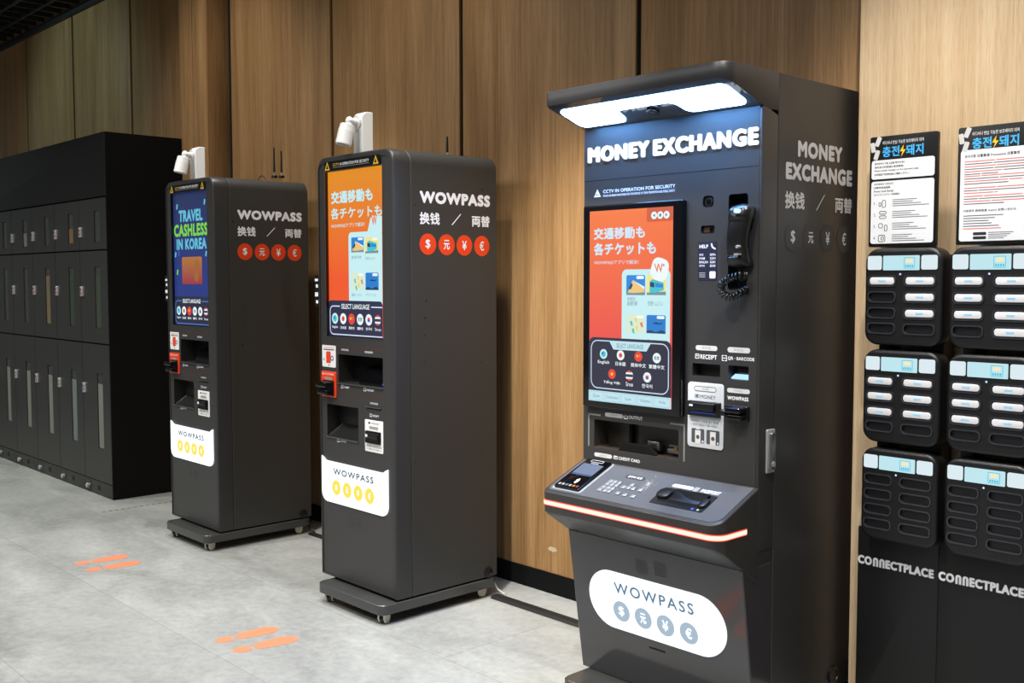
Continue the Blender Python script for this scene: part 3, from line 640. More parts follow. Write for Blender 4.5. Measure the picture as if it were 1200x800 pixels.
        n = MB(); n.loft([[c+ax*h+dr*r*math.cos(k*math.pi/9)+Vector((0, 0, r*math.sin(k*math.pi/9))) for k in range(18)] for h, r in ((-.0105, .016), (-.009, .0195), (.009, .0195), (.0105, .016))], RUBK); n.build('wheel', f)
    return t
K2 = card_kiosk('slim charcoal kiosk with orange screen, the middle one of three machines', 'orange')
K1 = card_kiosk('slim charcoal kiosk with dark blue screen, beside the black lockers', 'blue')
K1.location = Vector(KO)+Vector((-1.603, .02, 0))

# antennas, cables and security cameras on top of the kiosks
def antenna(x, y, top, label, lean=0):
    t = thing('antenna', label, 'antenna', (x, y, KZ1), 'black rod antennas on the kiosk tops')
    b = MB(); b.tube([(x, y, KZ1), (x, y, KZ1+.012)], .016, RUBK, 16); b.build('magnetic_foot', t)
    b = MB(); b.tube([(x, y, KZ1+.012), (x, y, KZ1+.03)], .004, CHROME, 8); b.build('collar', t)
    b = MB(); b.tube([(x, y, KZ1+.03), (x+lean*.4, y, KZ1+.07), (x+lean, y, top)], [.006, .005, .004], RUBK, 8); b.build('rod', t)
Fa = front(3.02); u, v = Fa.hit(524, 160); antenna(u, 3.02, v, 'short black antenna on top of the middle kiosk')
Fa = front(2.90); u, v = Fa.hit(321, 173); antenna(u, 2.90, v, 'taller left black antenna on top of the farthest kiosk')
Fa = front(2.93); u, v = Fa.hit(329.5, 177); antenna(u, 2.93, v, 'shorter right black antenna on top of the farthest kiosk')
b = MB(); Fa = front(3.0); pth = []
for k in range(13):
    tt = k/12; u, v = Fa.hit(333+14*tt, 211-11*math.sin(math.pi*tt**.8)); pth.append((-5.335+.115*tt, 3.0, KZ1+.0005+.04*math.sin(math.pi*tt)))
b.tube(pth, .0022, RUBK, 6); tag(b.build('antenna_cable'), 'thin black cable looping over the farthest kiosk top', 'cable')
b = MB(); b.tube([(-3.70+.012*k, 3.06, KZ1+.002+.008*math.sin(math.pi*k/12)) for k in range(13)], .003, RUBK, 6); tag(b.build('antenna_cable'), 'thin black cable lying on the middle kiosk top', 'cable')

def security_camera(label, dx, dy):
    """white post with a hooded camera head, built for the middle kiosk then shifted"""
    y0 = 2.615; Fc = front(y0); xr = Fc.hit(424.3, 150)[0]; Sc = side(xr); y1 = Sc.hit(437.3, 150)[0]; zt = Sc.hit(431, 131)[1]; xl = Fc.hit(414.0, 165)[0]
    t = thing('security_camera', label, 'security camera', ((xl+xr)/2, (y0+y1)/2, KZ1), 'white security cameras on the kiosk tops')
    b = MB(); Lp = [(y1, KZ1), (y1, zt), (y0+.03, zt)]+[(y0+.03-.03*math.sin(math.radians(k*15)), zt-.03+.03*math.cos(math.radians(k*15))) for k in range(1, 7)]+[(y0, KZ1)]
    FS = side(xl); rings = []
    for h, i in ((0, .003), (.003, 0), (xr-xl-.003, 0), (xr-xl, .003)):
        cy0 = sum(p[0] for p in Lp)/len(Lp); cz0 = (KZ1+zt)/2
        rings.append([FS.P(p[0]+(i if p[0] < cy0 else -i), p[1]-(i if p[1] > cz0 else 0), h) for p in Lp[::-1]])
    b.loft(rings, WHITE); b.build('post', t)
    Fh = front(y0-.045); c0 = Fh.hit(406.5, 140); c1 = Fh.hit(404, 166.5)
    j = Vector(((xl+xr)/2, y0, zt-.045)); a = Vector((c0[0]+.02, y0-.045, c0[1]-.008))
    b = MB(); b.tube([j+Vector((0, .004, 0)), j+Vector((0, -.008, 0))], .03, WHITE, 20); b.tube([j, j.lerp(a, .55), a], [.017, .015, .014], WHITE, 14)
    n = 10
    b.loft([[a+Vector((r*math.cos(2*math.pi*k/14), r*math.sin(2*math.pi*k/14), h)) for k in range(14)] for h, r in ((-.018, .006), (-.012, .014), (0, .018), (.012, .014), (.018, .006))], WHITE)
    b.build('swivel_arm', t)
    b = MB(); p0 = Vector((c0[0]+.012, y0-.05, c0[1]-.022)); dr = Vector((-.006, -.018, -.085)).normalized(); up = dr.orthogonal().normalized(); w = dr.cross(up)
    ring = lambda q, r: [q+up*r*math.cos(2*math.pi*k/24)+w*r*math.sin(2*math.pi*k/24) for k in range(24)]
    b.loft([ring(p0+dr*h, r) for h, r in ((0, .026), (.003, .031), (.025, .0325), (.026, .0335), (.088, .035), (.09, .033), (.09, .025), (.08, .023))], WHITE); hd = b.build('camera_head', t)
    b = MB(); b.loft([ring(p0+dr*h, r) for h, r in ((.0805, .022), (.082, .015), (.083, .008))], GLOSS); b.build('lens', hd)
    return t
sc = security_camera('white hooded security camera on top of the middle kiosk', 0, 0)
s2 = copy_tree(sc); s2['label'] = 'white hooded security camera on top of the farthest kiosk'; s2.location = Vector(sc.location)+Vector((-1.603, .02, 0))

# cable duct on the floor between the kiosks
b = MB(); b.loft([[Vector((x, 3.128+dy, z)) for dy, z in ((-.03, .0), (-.02, .012), (.02, .012), (.03, .0))] for x in (-3.46, -2.5)], mat('cable_duct_rubber', (20, 21, 22), .6))
tag(b.build('cable_duct'), 'black rubber cable duct on floor between middle kiosk and money exchange machine', 'cable cover')
b = MB(); b.loft([[Vector((x, 3.15+dy, z)) for dy, z in ((-.02, .0), (-.013, .01), (.013, .01), (.02, .0))] for x in (-5.05, -4.05)], mat('cable_duct_rubber', (20, 21, 22), .6))
tag(b.build('cable_duct'), 'black rubber cable duct on floor between farthest and middle kiosk', 'cable cover')
for dx, nm in ((0, 'pale power cable hanging behind the middle kiosk down to the floor'), (-1.603, 'pale power cable hanging behind the farthest kiosk down to the floor')):
    b = MB(); b.tube([(-3.53+dx, 3.168, .10), (-3.515+dx, 3.17, .05), (-3.49+dx, 3.175, .018), (-3.45+dx, 3.18, .0045)], .004, CREAM if dx == 0 else RUBK, 8)
    tag(b.build('power_cable'), nm, 'cable')

# ------------------------------------------------------------------ money exchange machine
ML, MR, MF, MS, MBK = -2.5434, -1.802, 2.730, 2.812, 3.30
MZ = 2.085
M = thing('money_exchange_machine', 'large dark grey money exchange machine with lit canopy and telephone handset', 'currency exchange machine', ((ML+MR)/2, MF, 0))
F = front(MF)
zA = Z(690, 235, 7.273); zB = Z(690, 340, 5.714); zC = Z(680, 470, 8); zD = Z(800, 220, 5.714); zE = Z(790, 390, 5.714); zF = Z(680, 140, 5.4545); zG = Z(630, 520, 4.6154); zH = Z(680, 660, 5.714); zM = Z(905, 150, 5.333); zI = Z(620, 60, 7.475); zJ = Z(780, 60, 7.475)
q = lambda zf, *a: F.bb(*zf(*a))
# cabinet behind
b = MB(); b.box((ML, MS+.002, .04), (MR+.0012, MBK, MZ), GREYM, .003); b.build('cabinet', M)
S_ = side(MR+.0014); d = MB(); h = .0008; PRINTS = mat('side_print', (186, 186, 188), .5)
d.text(S_, 'MONEY', S_.bb(*zM(160, 76, 437, 222)), h, PRINTS, .075); d.text(S_, 'EXCHANGE', S_.bb(*zM(84, 211, 498, 370)), h, PRINTS, .075)
d.text(S_, '换钱', S_.bb(*zM(79, 392, 201, 513)), h, PRINTS, .03); d.text(S_, '両替', S_.bb(*zM(391, 430, 497, 538)), h, PRINTS, .03)
d.line(S_, S_.hit(*zM(274, 515)), S_.hit(*zM(326, 418)), .003, h, PRINTS)
for s_, cx, cyy in zip(wonsymbols(), (128, 240, 345, 447), (680, 685, 690, 695)):
    u, v = S_.hit(*zM(cx, cyy)); d.disc(S_, u, v, .046, .0005, DISC, n=40); e = .003 if s_ == '元' else 0; d.text(S_, s_, (u-.0125-e, v-.021+e, u+.0125+e, v+.021-e), h, PRINTS, .02)
d.build('lettering', M)
g = MB(); u, v = S_.hit(976, 790)
g.loft([[S_.P(a, c, hh) for a, c in circle(u, v, r, 24)] for r, hh in ((.03, 0), (.03, .005), (.027, .008), (.02, .008), (.019, .004))], RUBK, cap0=False); g.build('grommet', M)
g = MB(); lu0, lv1 = S_.hit(897.5, 503.5); lu1, lv0 = S_.hit(906, 552.5)
g.rrect(S_, lu0, lv0, lu1, lv1, 0, .006, CHROME, .004, .002); g.rrect(S_, lu0+.012, lv0+.01, lu1-.006, lv1-.01, .006, .014, STEEL, .006, .003); g.disc(S_, (lu0+lu1)/2+.002, lv0+.028, .009, .016, CHROME, h0=.006, n=14); g.build('latch_handle', M)
# canopy
CB = lambda y: 2.038-max(y-2.54, 0)*.325
def outl(x0, x1, y0, y1, r, n=8, rl=.02):
    out = [(x1, y1), (x0, y1)]
    out += [(x0+rl-rl*math.cos(math.radians(90*k/n)), y0+rl-rl*math.sin(math.radians(90*k/n))) for k in range(n+1)]
    out += [(x1-r+r*math.sin(math.radians(90*k/n)), y0+r-r*math.cos(math.radians(90*k/n))) for k in range(n+1)]
    return out
CY0 = 2.531
UND = mat('canopy_underside_acrylic', (60, 62, 66), .06, coat=.6)
b = MB(); ol = outl(ML, MR, CY0, MS, .055)
oi = outl(ML+.002, MR-.002, CY0+.002, MS, .053)
b.loft([[Vector((x, y, CB(y)-.001)) for x, y in oi][::1], [Vector((x, y, CB(y)+.003)) for x, y in ol], [Vector((x, y, MZ-.003)) for x, y in ol], [Vector((x, y, MZ)) for x, y in oi]], mat('canopy_shaded_paint', (42, 42, 44), .36, spec=.4, bump=.2, bscale=900), cap0=False)  # the machine's own grey coat, darkened to put shade on the canopy
canopy = b.build('canopy', M)
UF = Frame((0, 2.54, 2.0370), (1, 0, 0), (0, -1, .325))       # underside plane, v towards the front
b = MB(); fl = math.hypot(1, .325)
oi2 = outl(ML+.002, MR-.002, CY0+.002, MF-.002, .053)
b.prism(UF, [(x, -(y-2.54)*fl) for x, y in oi2], 0, 0, UND); b.build('underside_panel', canopy)
pts = [UF.hit(*zI(*p)) for p in ((760, 515), (880, 592), (856, 604), (560, 650), (450, 622))]+[UF.hit(*zI(*p)) for p in ((330, 572), (270, 535), (285, 512))]+[UF.hit(*zI(600, 455)), UF.hit(*zJ(0, 345)), UF.hit(*zJ(420, 262)), UF.hit(*zJ(500, 272))]+[UF.hit(*zJ(*p)) for p in ((660, 395), (682, 432), (645, 460), (270, 520), (225, 512), (100, 440), (60, 437))]
us = [p[0] for p in pts]; vs = [p[1] for p in pts]
# two broad lit lobes joined by a strip along the front edge
u0, u1, v0, v1 = min(us), max(us), min(vs), max(vs)
un0 = pts[0][0]; un1 = UF.hit(*zJ(60, 437))[0]; vn = (pts[0][1]+UF.hit(*zJ(60, 437))[1])/2
def fillet(p, r=.02, n=5):
    out = []
    for i in range(len(p)):
        a, c, e = Vector(p[i-1]), Vector(p[i]), Vector(p[(i+1) % len(p)]); d1 = (a-c); d2 = (e-c); rr = min(r, d1.length*.45, d2.length*.45)
        s0 = c+d1.normalized()*rr; s1 = c+d2.normalized()*rr
        for k in range(n+1): t = k/n; out.append(tuple(s0*(1-t)**2+c*2*t*(1-t)+s1*t*t))
    return out
LAMP = mat('lit_canopy_lamp', (112, 176, 255), .3, emit=66)
b = MB(); b.prism(UF, fillet([(u0, v0), (un0-.01, v0), (un0, vn), (un1, vn), (un1+.01, v0), (u1, v0), (u1, v1-.022), (u0, v1-.022)], .03), .0008, .003, LAMP); b.build('canopy_lamp', canopy)
b = MB(); u, v = UF.hit(*zI(1085, 520)); b.disc(UF, u, v, .022, .006, GLOSS, h0=.0005); b.disc(UF, u, v, .010, .008, RUBK, h0=.006); b.build('camera_dome', canopy)
# front panel with openings
PV0, PV1 = .800, 1.977
hx = lambda zf, *a: F.hit(*zf(*a))
sb = (F.hit(683.2, 300)[0]+.004, F.hit(690, 478)[1], F.hit(803, 300)[0], F.hit(803.3, 231.5)[1])
sbz0, sbz1 = F.hit(683, 477)[1], F.hit(683, 239.5)[1]
cam_b = q(zD, 135, 50, 207, 132); sens_b = q(zD, 122, 250, 215, 308); cra_b = q(zD, 305, 38, 435, 686)
rec_b = q(zE, 122, 200, 308, 300); qr_b = q(zE, 362, 215, 498, 320)
ow = (F.hit(696.3, 505)[0], F.hit(696.3, 523.8)[1], F.hit(795.2, 505)[0], F.hit(696.3, 490.8)[1])
b = MB(); LIN = mat('bay_interior', (62, 56, 50), .25)
b.holed(F, rr_loop(ML+.0015, PV0, MR-.012, PV1, 0), [(rr_loop(*cam_b, .012), .012, RUBK, RUBK), (rr_loop(*sens_b, .007), .012, HOLE, HOLE), (rr_loop(*cra_b, .01), .055, RUBK, RUBK),
    (rr_loop(*rec_b, .003), .04, GREYF, HOLE), (rr_loop(*qr_b, .003), .03, GREYF, RUBK), (rr_loop(*ow, .008), .077, LIN, LIN)], 0, -.06, GREYF)
gz = F.hit(690, 212.6)[1]
face = b.build('front_panel', M)
b = MB(); b.prism(side(ML), [(MF+.003, PV0), (MS, PV0), (MS, PV1-.002), (MF+.003, PV1-.002)], 0, .0014, GREYM); b.build('side_rim', M); b = MB()
Fr = front(MF-.002); b.rrect(Fr, MR-.0115, PV0-.2, MR, PV1-.004, -(MS-MF), 0, GREYM, 0, .004); b.build('side_rim', M)
b = MB(); b.rrect(F, ML+.003, gz-.0012, MR-.013, gz+.0012, 0, .0006, GROOVE, bot=False); b.build('panel_seam', M)
# raised lit letters
b = MB(); hl = lambda x, y: F.hit(*zF(x, y), .008); tb = (hl(47, 230)[0], hl(47, 280)[1], hl(1133, 110)[0], hl(47, 180)[1])
LET = mat('lit_letters', (228, 240, 255), .3, emit=1.5)
ny = hl(434, 190)[0]; ex = hl(463, 190)[0]
b.text(F, 'MONEY', (tb[0], tb[1], ny, tb[3]), .008, LET, .062, depth=.008, track=1.06); b.text(F, 'EXCHANGE', (ex, tb[1], tb[2], tb[3]), .008, LET, .062, depth=.008, track=1.06); b.build('lit_letters', M)
# printed notice, labels
d = MB(); h = .0006; ib = q(zF, 88, 445, 133, 498); uc = (ib[0]+ib[2])/2
d.prism(F, [(ib[0], ib[1]), (ib[2], ib[1]), (uc, ib[3])], h, h, PRINT); d.prism(F, [(uc-.012, ib[1]+.007), (uc+.012, ib[1]+.007), (uc, ib[3]-.014)], h+.0003, h+.0003, GREYF); d.line(F, (uc-.006, ib[1]+.016), (uc+.006, ib[1]+.008), .004, h+.0005, PRINT)
d.text(F, 'CCTV IN OPERATION FOR SECURITY', q(zF, 147, 412, 608, 472), h, PRINT, .022)
d.text(F, 'IMAGES ARE BEING MONITORED FOR THE PURPOSE OF CRIME PREVENTION AND PUBLIC SAFETY', q(zF, 147, 450, 606, 492), h, PRINT, .01, res=2); d.build('security_notice', M)
def pill(zf, a, t_):
    x = q(zf, *a); d.rrect(F, *x, h, h, PILL, .012, bot=False); w = x[2]-x[0]; hh = x[3]-x[1]
    d.text(F, t_, (x[0]+w*.3, x[1]+hh*.28, x[2]-w*.3, x[3]-hh*.25), h+.0003, PRINTG, 0, res=2)
def icon(zf, *a):
    x = q(zf, *a); d.outline(F, *x, .0022, h, PRINT, .002); d.rrect(F, x[0]+.005, (x[1]+x[3])/2, x[2]-.005, (x[1]+x[3])/2+.003, h, h, PRINT, bot=False)
d = MB(); pill(zE, (145, 80, 290, 122), '영수증'); icon(zE, 142, 138, 168, 172); d.text(F, 'RECEIPT', q(zE, 176, 142, 287, 180), h, PRINT, .03); d.build('receipt_label', M)
d = MB(); pill(zE, (358, 93, 510, 138), '바코드'); x = q(zE, 322, 150, 352, 186)
for a, c, sx, sz in ((x[0], x[3], 1, -1), (x[2], x[3], -1, -1), (x[0], x[1], 1, 1), (x[2], x[1], -1, 1)): d.line(F, (a, c), (a+.007*sx, c), .0025, h, PRINT); d.line(F, (a, c), (a, c+.007*sz), .0025, h, PRINT)
d.line(F, (x[0], (x[1]+x[3])/2), (x[2], (x[1]+x[3])/2), .0025, h, PRINT)
d.text(F, 'QR · BARCODE', q(zE, 360, 156, 538, 194), h, PRINT, .03); d.build('barcode_label', M); d = MB(); pill(zE, (355, 366, 508, 411), '와우패스'); d.text(F, 'WOWPASS', q(zE, 357, 419, 498, 460), h, PRINT, .05); d.build('card_label', M)
d = MB(); pill(zC, (232, 102, 400, 162), '방출구'); x = q(zC, 410, 128, 445, 165); d.line(F, (x[0], x[1]), (x[2], x[1]), .003, h, PRINT); d.line(F, (x[0], x[1]), (x[0], x[1]+.01), .003, h, PRINT); d.line(F, (x[2], x[1]), (x[2], x[1]+.01), .003, h, PRINT); d.line(F, ((x[0]+x[2])/2, x[1]+.006), ((x[0]+x[2])/2, x[3]), .003, h, PRINT)
d.text(F, 'OUTPUT', q(zC, 455, 132, 585, 180), h, PRINT, .03); d.build('output_label', M); d = MB(); pill(zC, (133, 475, 298, 541), '신용카드'); icon(zC, 312, 508, 352, 545); d.text(F, 'CREDIT CARD', q(zC, 360, 518, 560, 580), h, PRINT, .03); d.build('credit_card_label', M); d = MB()
xa, xb = F.hit(690.1, 500)[0], F.hit(802, 500)[0]; za_, zb_ = F.hit(690, 484.5)[1], F.hit(690, 522)[1]; zc_, zd_ = F.hit(802, 498)[1], F.hit(802, 540.5)[1]
BRK = mat('bracket_print', (128, 126, 124), .5)
d.line(F, (xa, zb_), (xa, za_), .006, h, BRK); d.line(F, (xa-.003, za_), (F.hit(704, 485)[0], za_), .006, h, BRK); d.build('output_bracket', M); d = MB(); d.line(F, (xb, zd_), (xb, zc_), .006, h, BRK); d.line(F, (F.hit(785.3, 496)[0], zc_), (xb+.003, zc_), .006, h, BRK); d.build('output_bracket', M)
# HELP sticker
d = MB(); x = q(zD, 103, 358, 230, 620); d.rrect(F, *x, .0003, .001, NAVY, .003); w = x[2]-x[0]; hh = x[3]-x[1]; h = .0013
r_ = lambda a, b_, c, e: (x[0]+w*a, x[3]-hh*e, x[0]+w*c, x[3]-hh*b_)
d.text(F, 'HELP', r_(.08, .08, .54, .17), h, PRINT, .03); u, v = x[0]+w*.82, x[3]-hh*.12
d.line(F, (u-.008, v+.008), (u-.004, v-.004), .005, h, PRINT); d.line(F, (u-.004, v-.004), (u+.008, v-.010), .005, h, PRINT)
for k, (a, c) in enumerate((('中文', '58996'), ('日本語', '32341'), ('ENGLISH', '32342'), ('한국어', '32340'))): d.text(F, a, r_(.08, .31+.095*k, (.3, .38, .54, .36)[k], .37+.095*k), h, PRINT, .02, res=2); d.text(F, c, r_(.64, .31+.095*k, .93, .37+.095*k), h, PRINT, .02, res=2)
for k in range(3): d.rrect(F, *r_(.08, .8+.05*k, .4, .82+.05*k), h, h, PRINTG, bot=False)
d.rrect(F, *r_(.63, .77, .94, .95), h, h, PRINT, .004, bot=False); d.build('help_sticker', M)
# camera window and sensor slot fittings
d = MB(); cu, cv = (cam_b[0]+cam_b[2])/2, (cam_b[1]+cam_b[3])/2
d.rrect(F, cam_b[0]+.001, cam_b[1]+.001, cam_b[2]-.001, cam_b[3]-.001, -.0115, -.004, GLOSS, .012); d.disc(F, cu+.002, cv-.002, .014, .0, RUBK, h0=-.004); d.disc(F, cu+.002, cv-.002, .009, .001, GLOSS, h0=-.004); d.build('camera_window', M)
d = MB(); d.disc(F, sens_b[0]+(sens_b[2]-sens_b[0])*.62, (sens_b[1]+sens_b[3])/2, .005, -.006, GLOSS, h0=-.0119, n=12); d.rrect(F, sens_b[0]+.004, sens_b[1]+.004, sens_b[0]+.03, sens_b[3]-.004, -.0119, -.009, mat('sensor_glass', (70, 58, 46), .2)); d.build('sensor', M)
# telephone handset and its coiled cord
hx0, hz1 = F.hit(862, 238, .02); cxm = (cra_b[0]+cra_b[2])/2
ht, hb = F.hit(868, 238, .04)[1], F.hit(868, 314.5, .04)[1]; hc = F.hit(863.5, 280, .045)[0]
b = MB(); rings = []
for k in range(25):
    t = k/24; z = ht+(hb-ht)*t
    fw = .040*(1-.10*math.sin(math.pi*min(max((t-.2)/.7, 0), 1)))
    end = min(t/.10, (1-t)/.06, 1); fw *= math.sqrt(max(1-(1-end)**2, .02))
    bow = .050+.020*math.sin(math.pi*min(t*1.02, 1))**.8-.012*t; dp = .026*math.sqrt(max(1-(1-end)**2, .03))*(1.25 if t < .25 or t > .8 else .9)
    ox = hc+.010*math.cos(math.pi*t*1.3)*.7
    rings.append([F.P(ox+fw*math.copysign(abs(math.cos(a))**.75, math.cos(a)), z, bow-.03+dp*math.copysign(abs(math.sin(a))**.8, math.sin(a))) for a in [2*math.pi*i/20 for i in range(20)]])
b.loft(rings[::-1], mat('handset_plastic', (22, 22, 24), .28)); hs = b.build('telephone_handset', M, 50)
b = MB(); u, v = F.hit(862.3, 247, .07)
b.disc(F, u+.004, v, .007, .078, E('call_lamp', (210, 240, 255), 1.2), h0=.05, n=14); b.disc(F, u+.002, F.hit(862, 289, .06)[1], .005, .0665, PRINTG, h0=.05, n=8); b.rrect(F, u-.008, F.hit(862, 298, .06)[1]-.002, u+.008, F.hit(862, 298, .06)[1]+.003, .05, .0665, PRINTG); b.build('call_lamp', hs)
ctrl = [F.P(hc-.002, hb+.002, .03), F.P(hc, hb-.03, .028), F.P(*F.hit(873, 322, .03), .035), F.P(*F.hit(866, 323, .05), .05), F.P(*F.hit(853, 327, .06), .06), F.P(*F.hit(844.5, 336, .06), .06), F.P(*F.hit(848, 346, .06), .055), F.P(*F.hit(858, 347.5, .05), .045), F.P(*F.hit(868, 342, .03), .025), F.P(*F.hit(873.5, 336, 0), -.03)]
def spline(c, n=24):
    out = []
    for i in range(len(c)-1):
        p0, p1, p2, p3 = c[max(i-1, 0)], c[i], c[i+1], c[min(i+2, len(c)-1)]
        for k in range(n): t = k/n; out.append(.5*((2*p1)+(p2-p0)*t+(2*p0-5*p1+4*p2-p3)*t*t+(3*p1-p0-3*p2+p3)*t**3))
    return out+[c[-1]]
sp_ = spline(ctrl, 40); path = list(sp_[:46]); acc = 0; pitch = .0105; seg = list(zip(sp_[46:], sp_[47:]))
for p, nx in seg:
    t = (nx-p).normalized(); w = t.cross(Vector((.2, 1, .1))).normalized(); e = w.cross(t); ln_ = (nx-p).length; k_ = max(1, int(ln_/pitch*11))
    for k in range(k_): a = 2*math.pi*(acc+ln_*k/k_)/pitch; path.append(p+t*(ln_*k/k_)+(w*math.cos(a)+e*math.sin(a))*.0105)
    acc += ln_
b = MB(); b.tube(path, .0028, RUBK, 6); b.build('coiled_cord', M, 60)
# large touch display
b = MB(); sx0, sx1 = F.hit(683.6, 350, .022)[0], F.hit(799, 350, .022)[0]; sz0, sz1 = F.hit(799, 489, .022)[1], F.hit(799, 233.5, .022)[1]
sx0 = max(sx0, ML+.004)
b.rrect(F, sx0, sz0, sx1, sz1, .0004, .024, GLOSS, .006, .004); disp = b.build('display_bezel', M)
fs = front(MF-.0243); c0 = fs.hit(691.3, 248); c1 = fs.hit(690.6, 469.4); c2 = fs.hit(787.5, 478.5); c3 = fs.hit(784.4, 241.7)
L = (c0[0], (c1[1]+c2[1])/2, c2[0]-.002, (c0[1]+c3[1])/2); wd, H = L[2]-L[0], L[3]-L[1]
s = MB(); s.rrect(fs, *L, 0, .0003, gradient_emit('screen_sunset', (243, 116, 40), (233, 72, 66), L[1]+.2, L[3]), bot=False); h = .0007
bb = lambda zf, *a: fs.bb(*zf(*a))
s.rrect(fs, bb(zA, 495, 90, 728, 175)[0], L[3]-H*.07, L[2], L[3], h, h, E('screen_tab', (206, 84, 40)), .006, bot=False)
for k in range(3):
    u, v = fs.hit(*zA(558+53*k, 126-3*k)); s.disc(fs, u, v, .0125, h+.0003, E_WHITE, n=24); a = (-1, 0, 1)[k]
    s.prism(fs, [(u-.005, v-.006), (u+.006, v), (u-.005, v+.006)] if a > 0 else [(u+.005, v-.006), (u+.005, v+.006), (u-.006, v)] if a < 0 else [(u-.005, v-.005), (u+.005, v-.005), (u+.005, v+.005), (u-.005, v+.005)], h+.0006, h+.0006, E_GREY)
s.text(fs, '交通移動も', bb(zA, 44, 215, 480, 337), h, E_TXT, .045); s.text(fs, '各チケットも', bb(zA, 44, 345, 574, 470), h, E_TXT, .045)
s.text(fs, 'WOWPASSアプリで解決！', bb(zA, 46, 505, 425, 546), h, E_TXT, .012, res=2)
p0 = fs.hit(*zA(284, 620)); ptop = fs.hit(*zA(340, 586))[1]; p1 = fs.hit(*zA(697, 640))[0]
s.rrect(fs, p0[0], L[1]+H*.2, p1, ptop, h+.0003, h+.0003, E_CYAN, .02, bot=False)
for kind, a0, a1 in (('train', zA(322, 634, 482, 800), None), ('bus', zA(497, 634, 660, 800), None), ('map', zB(252, 160, 376, 290), None), ('sea', zB(388, 164, 516, 292), None)):
    x = fs.bb(*a0)
    if kind in ('train', 'bus'): x = (x[0], fs.hit(x and a0[0], 345.5)[1], x[2], x[3]) 
    pic(s, fs, x, h+.0006, kind)
    s.text(fs, {'train': '直通列車', 'bus': '空港リムジン', 'map': '韓服レンタル', 'sea': 'アクアリウム'}[kind], (x[0]+.004, x[1]-.036, x[0]+(x[2]-x[0])*(.6 if kind == 'train' else .85), x[1]-.02), h+.0006, E_GREY, .005, res=2)
    if kind == 'train': s.text(fs, 'AREX', (x[0]+.004, x[1]-.018, x[0]+(x[2]-x[0])*.5, x[1]-.007), h+.0006, E_GREY, .005, res=2)
ic = [fs.hit(*zA(*p)) for p in ((560, 468), (700, 515), (655, 705), (515, 650))]
s.prism(fs, fillet(ic, .03), h+.0015, h+.0015, E_WHITE); x = bb(zA, 560, 535, 632, 612); s.text(fs, 'W', x, h+.0018, E_OR, .02, shear=-.15); u, v = fs.hit(*zA(642, 550)); s.disc(fs, u, v, .004, h+.0018, E_OR, n=10)
ln = (L[0], L[1]+.001, L[2], fs.hit(*zB(30, 312))[1]); h2 = h+.002
NAVD = E('panel_navy', (26, 26, 54)); s.rrect(fs, *ln, h2, h2, NAVD, .025, bot=False)
bt = fs.hit(*zB(6, 664))[1]; s.rrect(fs, L[0], L[1], L[2], bt, h2+.0003, h2+.0003, E_BTN, bot=False)
s.rrect(fs, L[0], bt+.0005, L[2], bt+.03, h2-.0003, h2-.0003, NAVD, bot=False)
for k, (t_, a) in enumerate((('Zoom', .5), ('Contrast', .82), ('Low', .4), ('Volume', .72), ('Help', .42))):
    u0 = L[0]+wd*(k/5)+.003; u1 = L[0]+wd*((k+1)/5)-.003; s.outline(fs, u0, L[1]+.003, u1, bt-.003, .0015, h2+.0006, E_BTNL); m_ = (u0+u1)/2; s.text(fs, t_, (m_-(u1-u0)*a*.48, L[1]+(bt-L[1])*.36, m_+(u1-u0)*a*.48, L[1]+(bt-L[1])*.66), h2+.0006, E_GREY, 0, res=2)
oz0, oz1 = bt+.008, fs.hit(*zB(30, 330))[1]
s.outline(fs, L[0]+.01, oz0, L[2]-.01, oz1, .0035, h2+.0004, E_LINE, .03)
a0, a1 = fs.hit(*zB(140, 338))[0], fs.hit(*zB(422, 360))[0]; s.prism(fs, [(a0+.02, oz1-.03), (a1-.02, oz1-.03), (a1, oz1), (a0, oz1)], h2+.0007, h2+.0007, E_BTN); s.text(fs, 'SELECT LANGUAGE', (a0+.034, oz1-.023, a1-.034, oz1-.008), h2+.001, E_GREY, .01, res=2)
for kd, t_, cx, cyy, tw in (('globe', 'English', 103, 426, 36), ('jp', '日本語', 217, 435, 31), ('cn', '简体中文', 336, 444, 45), ('zh', '繁體中文', 459, 454, 45), ('vn', 'Tiếng Việt', 159, 560, 52), ('th', 'ไทย', 275, 571, 22), ('kr', '한국어', 395, 583, 30)):
    u, v = fs.hit(*zB(cx, cyy)); emblem(s, fs, u, v, .0172, h2+.0006, kd); k = .00074
    s.text(fs, t_, (u-tw*k, v-.0365, u+tw*k, v-.0225), h2+.0008, E_WHITE, .02, res=2)
s.build('screen', disp)
# QR reader, banknote slot, card reader
d = MB(); x = qr_b; w = x[2]-x[0]; hh = x[3]-x[1]; d.rrect(F, x[0]+w*.3, x[1]+hh*.42, x[0]+w*.9, x[1]+hh*.78, -.0298, -.018, GLOSS, .006, .002); d.prism(side(x[0]+w*.12), [(MF+.026, x[1]+.002), (MF+.004, x[1]+.002), (MF+.004, x[1]+.006), (MF+.026, x[1]+.016)], 0, w*.86, E('reader_light', (170, 215, 255), 1.3)); d.build('code_reader', M)
px_ = q(zE, 94, 320, 334, 786); w = px_[2]-px_[0]; hh = px_[3]-px_[1]
d = MB(); d.rrect(F, *px_, .0003, .003, PLATEW, .012, .001); r_ = lambda a, b_, c, e: (px_[0]+w*a, px_[3]-hh*e, px_[0]+w*c, px_[3]-hh*b_); h = .0034
d.rrect(F, *r_(.18, .055, .8, .135), h, h, PILL, .012, bot=False); d.outline(F, *r_(.18, .055, .8, .135), .002, h+.0002, TEXTD, .012); d.text(F, '지폐', r_(.4, .075, .58, .115), h+.0002, PRINTG, 0, res=2)
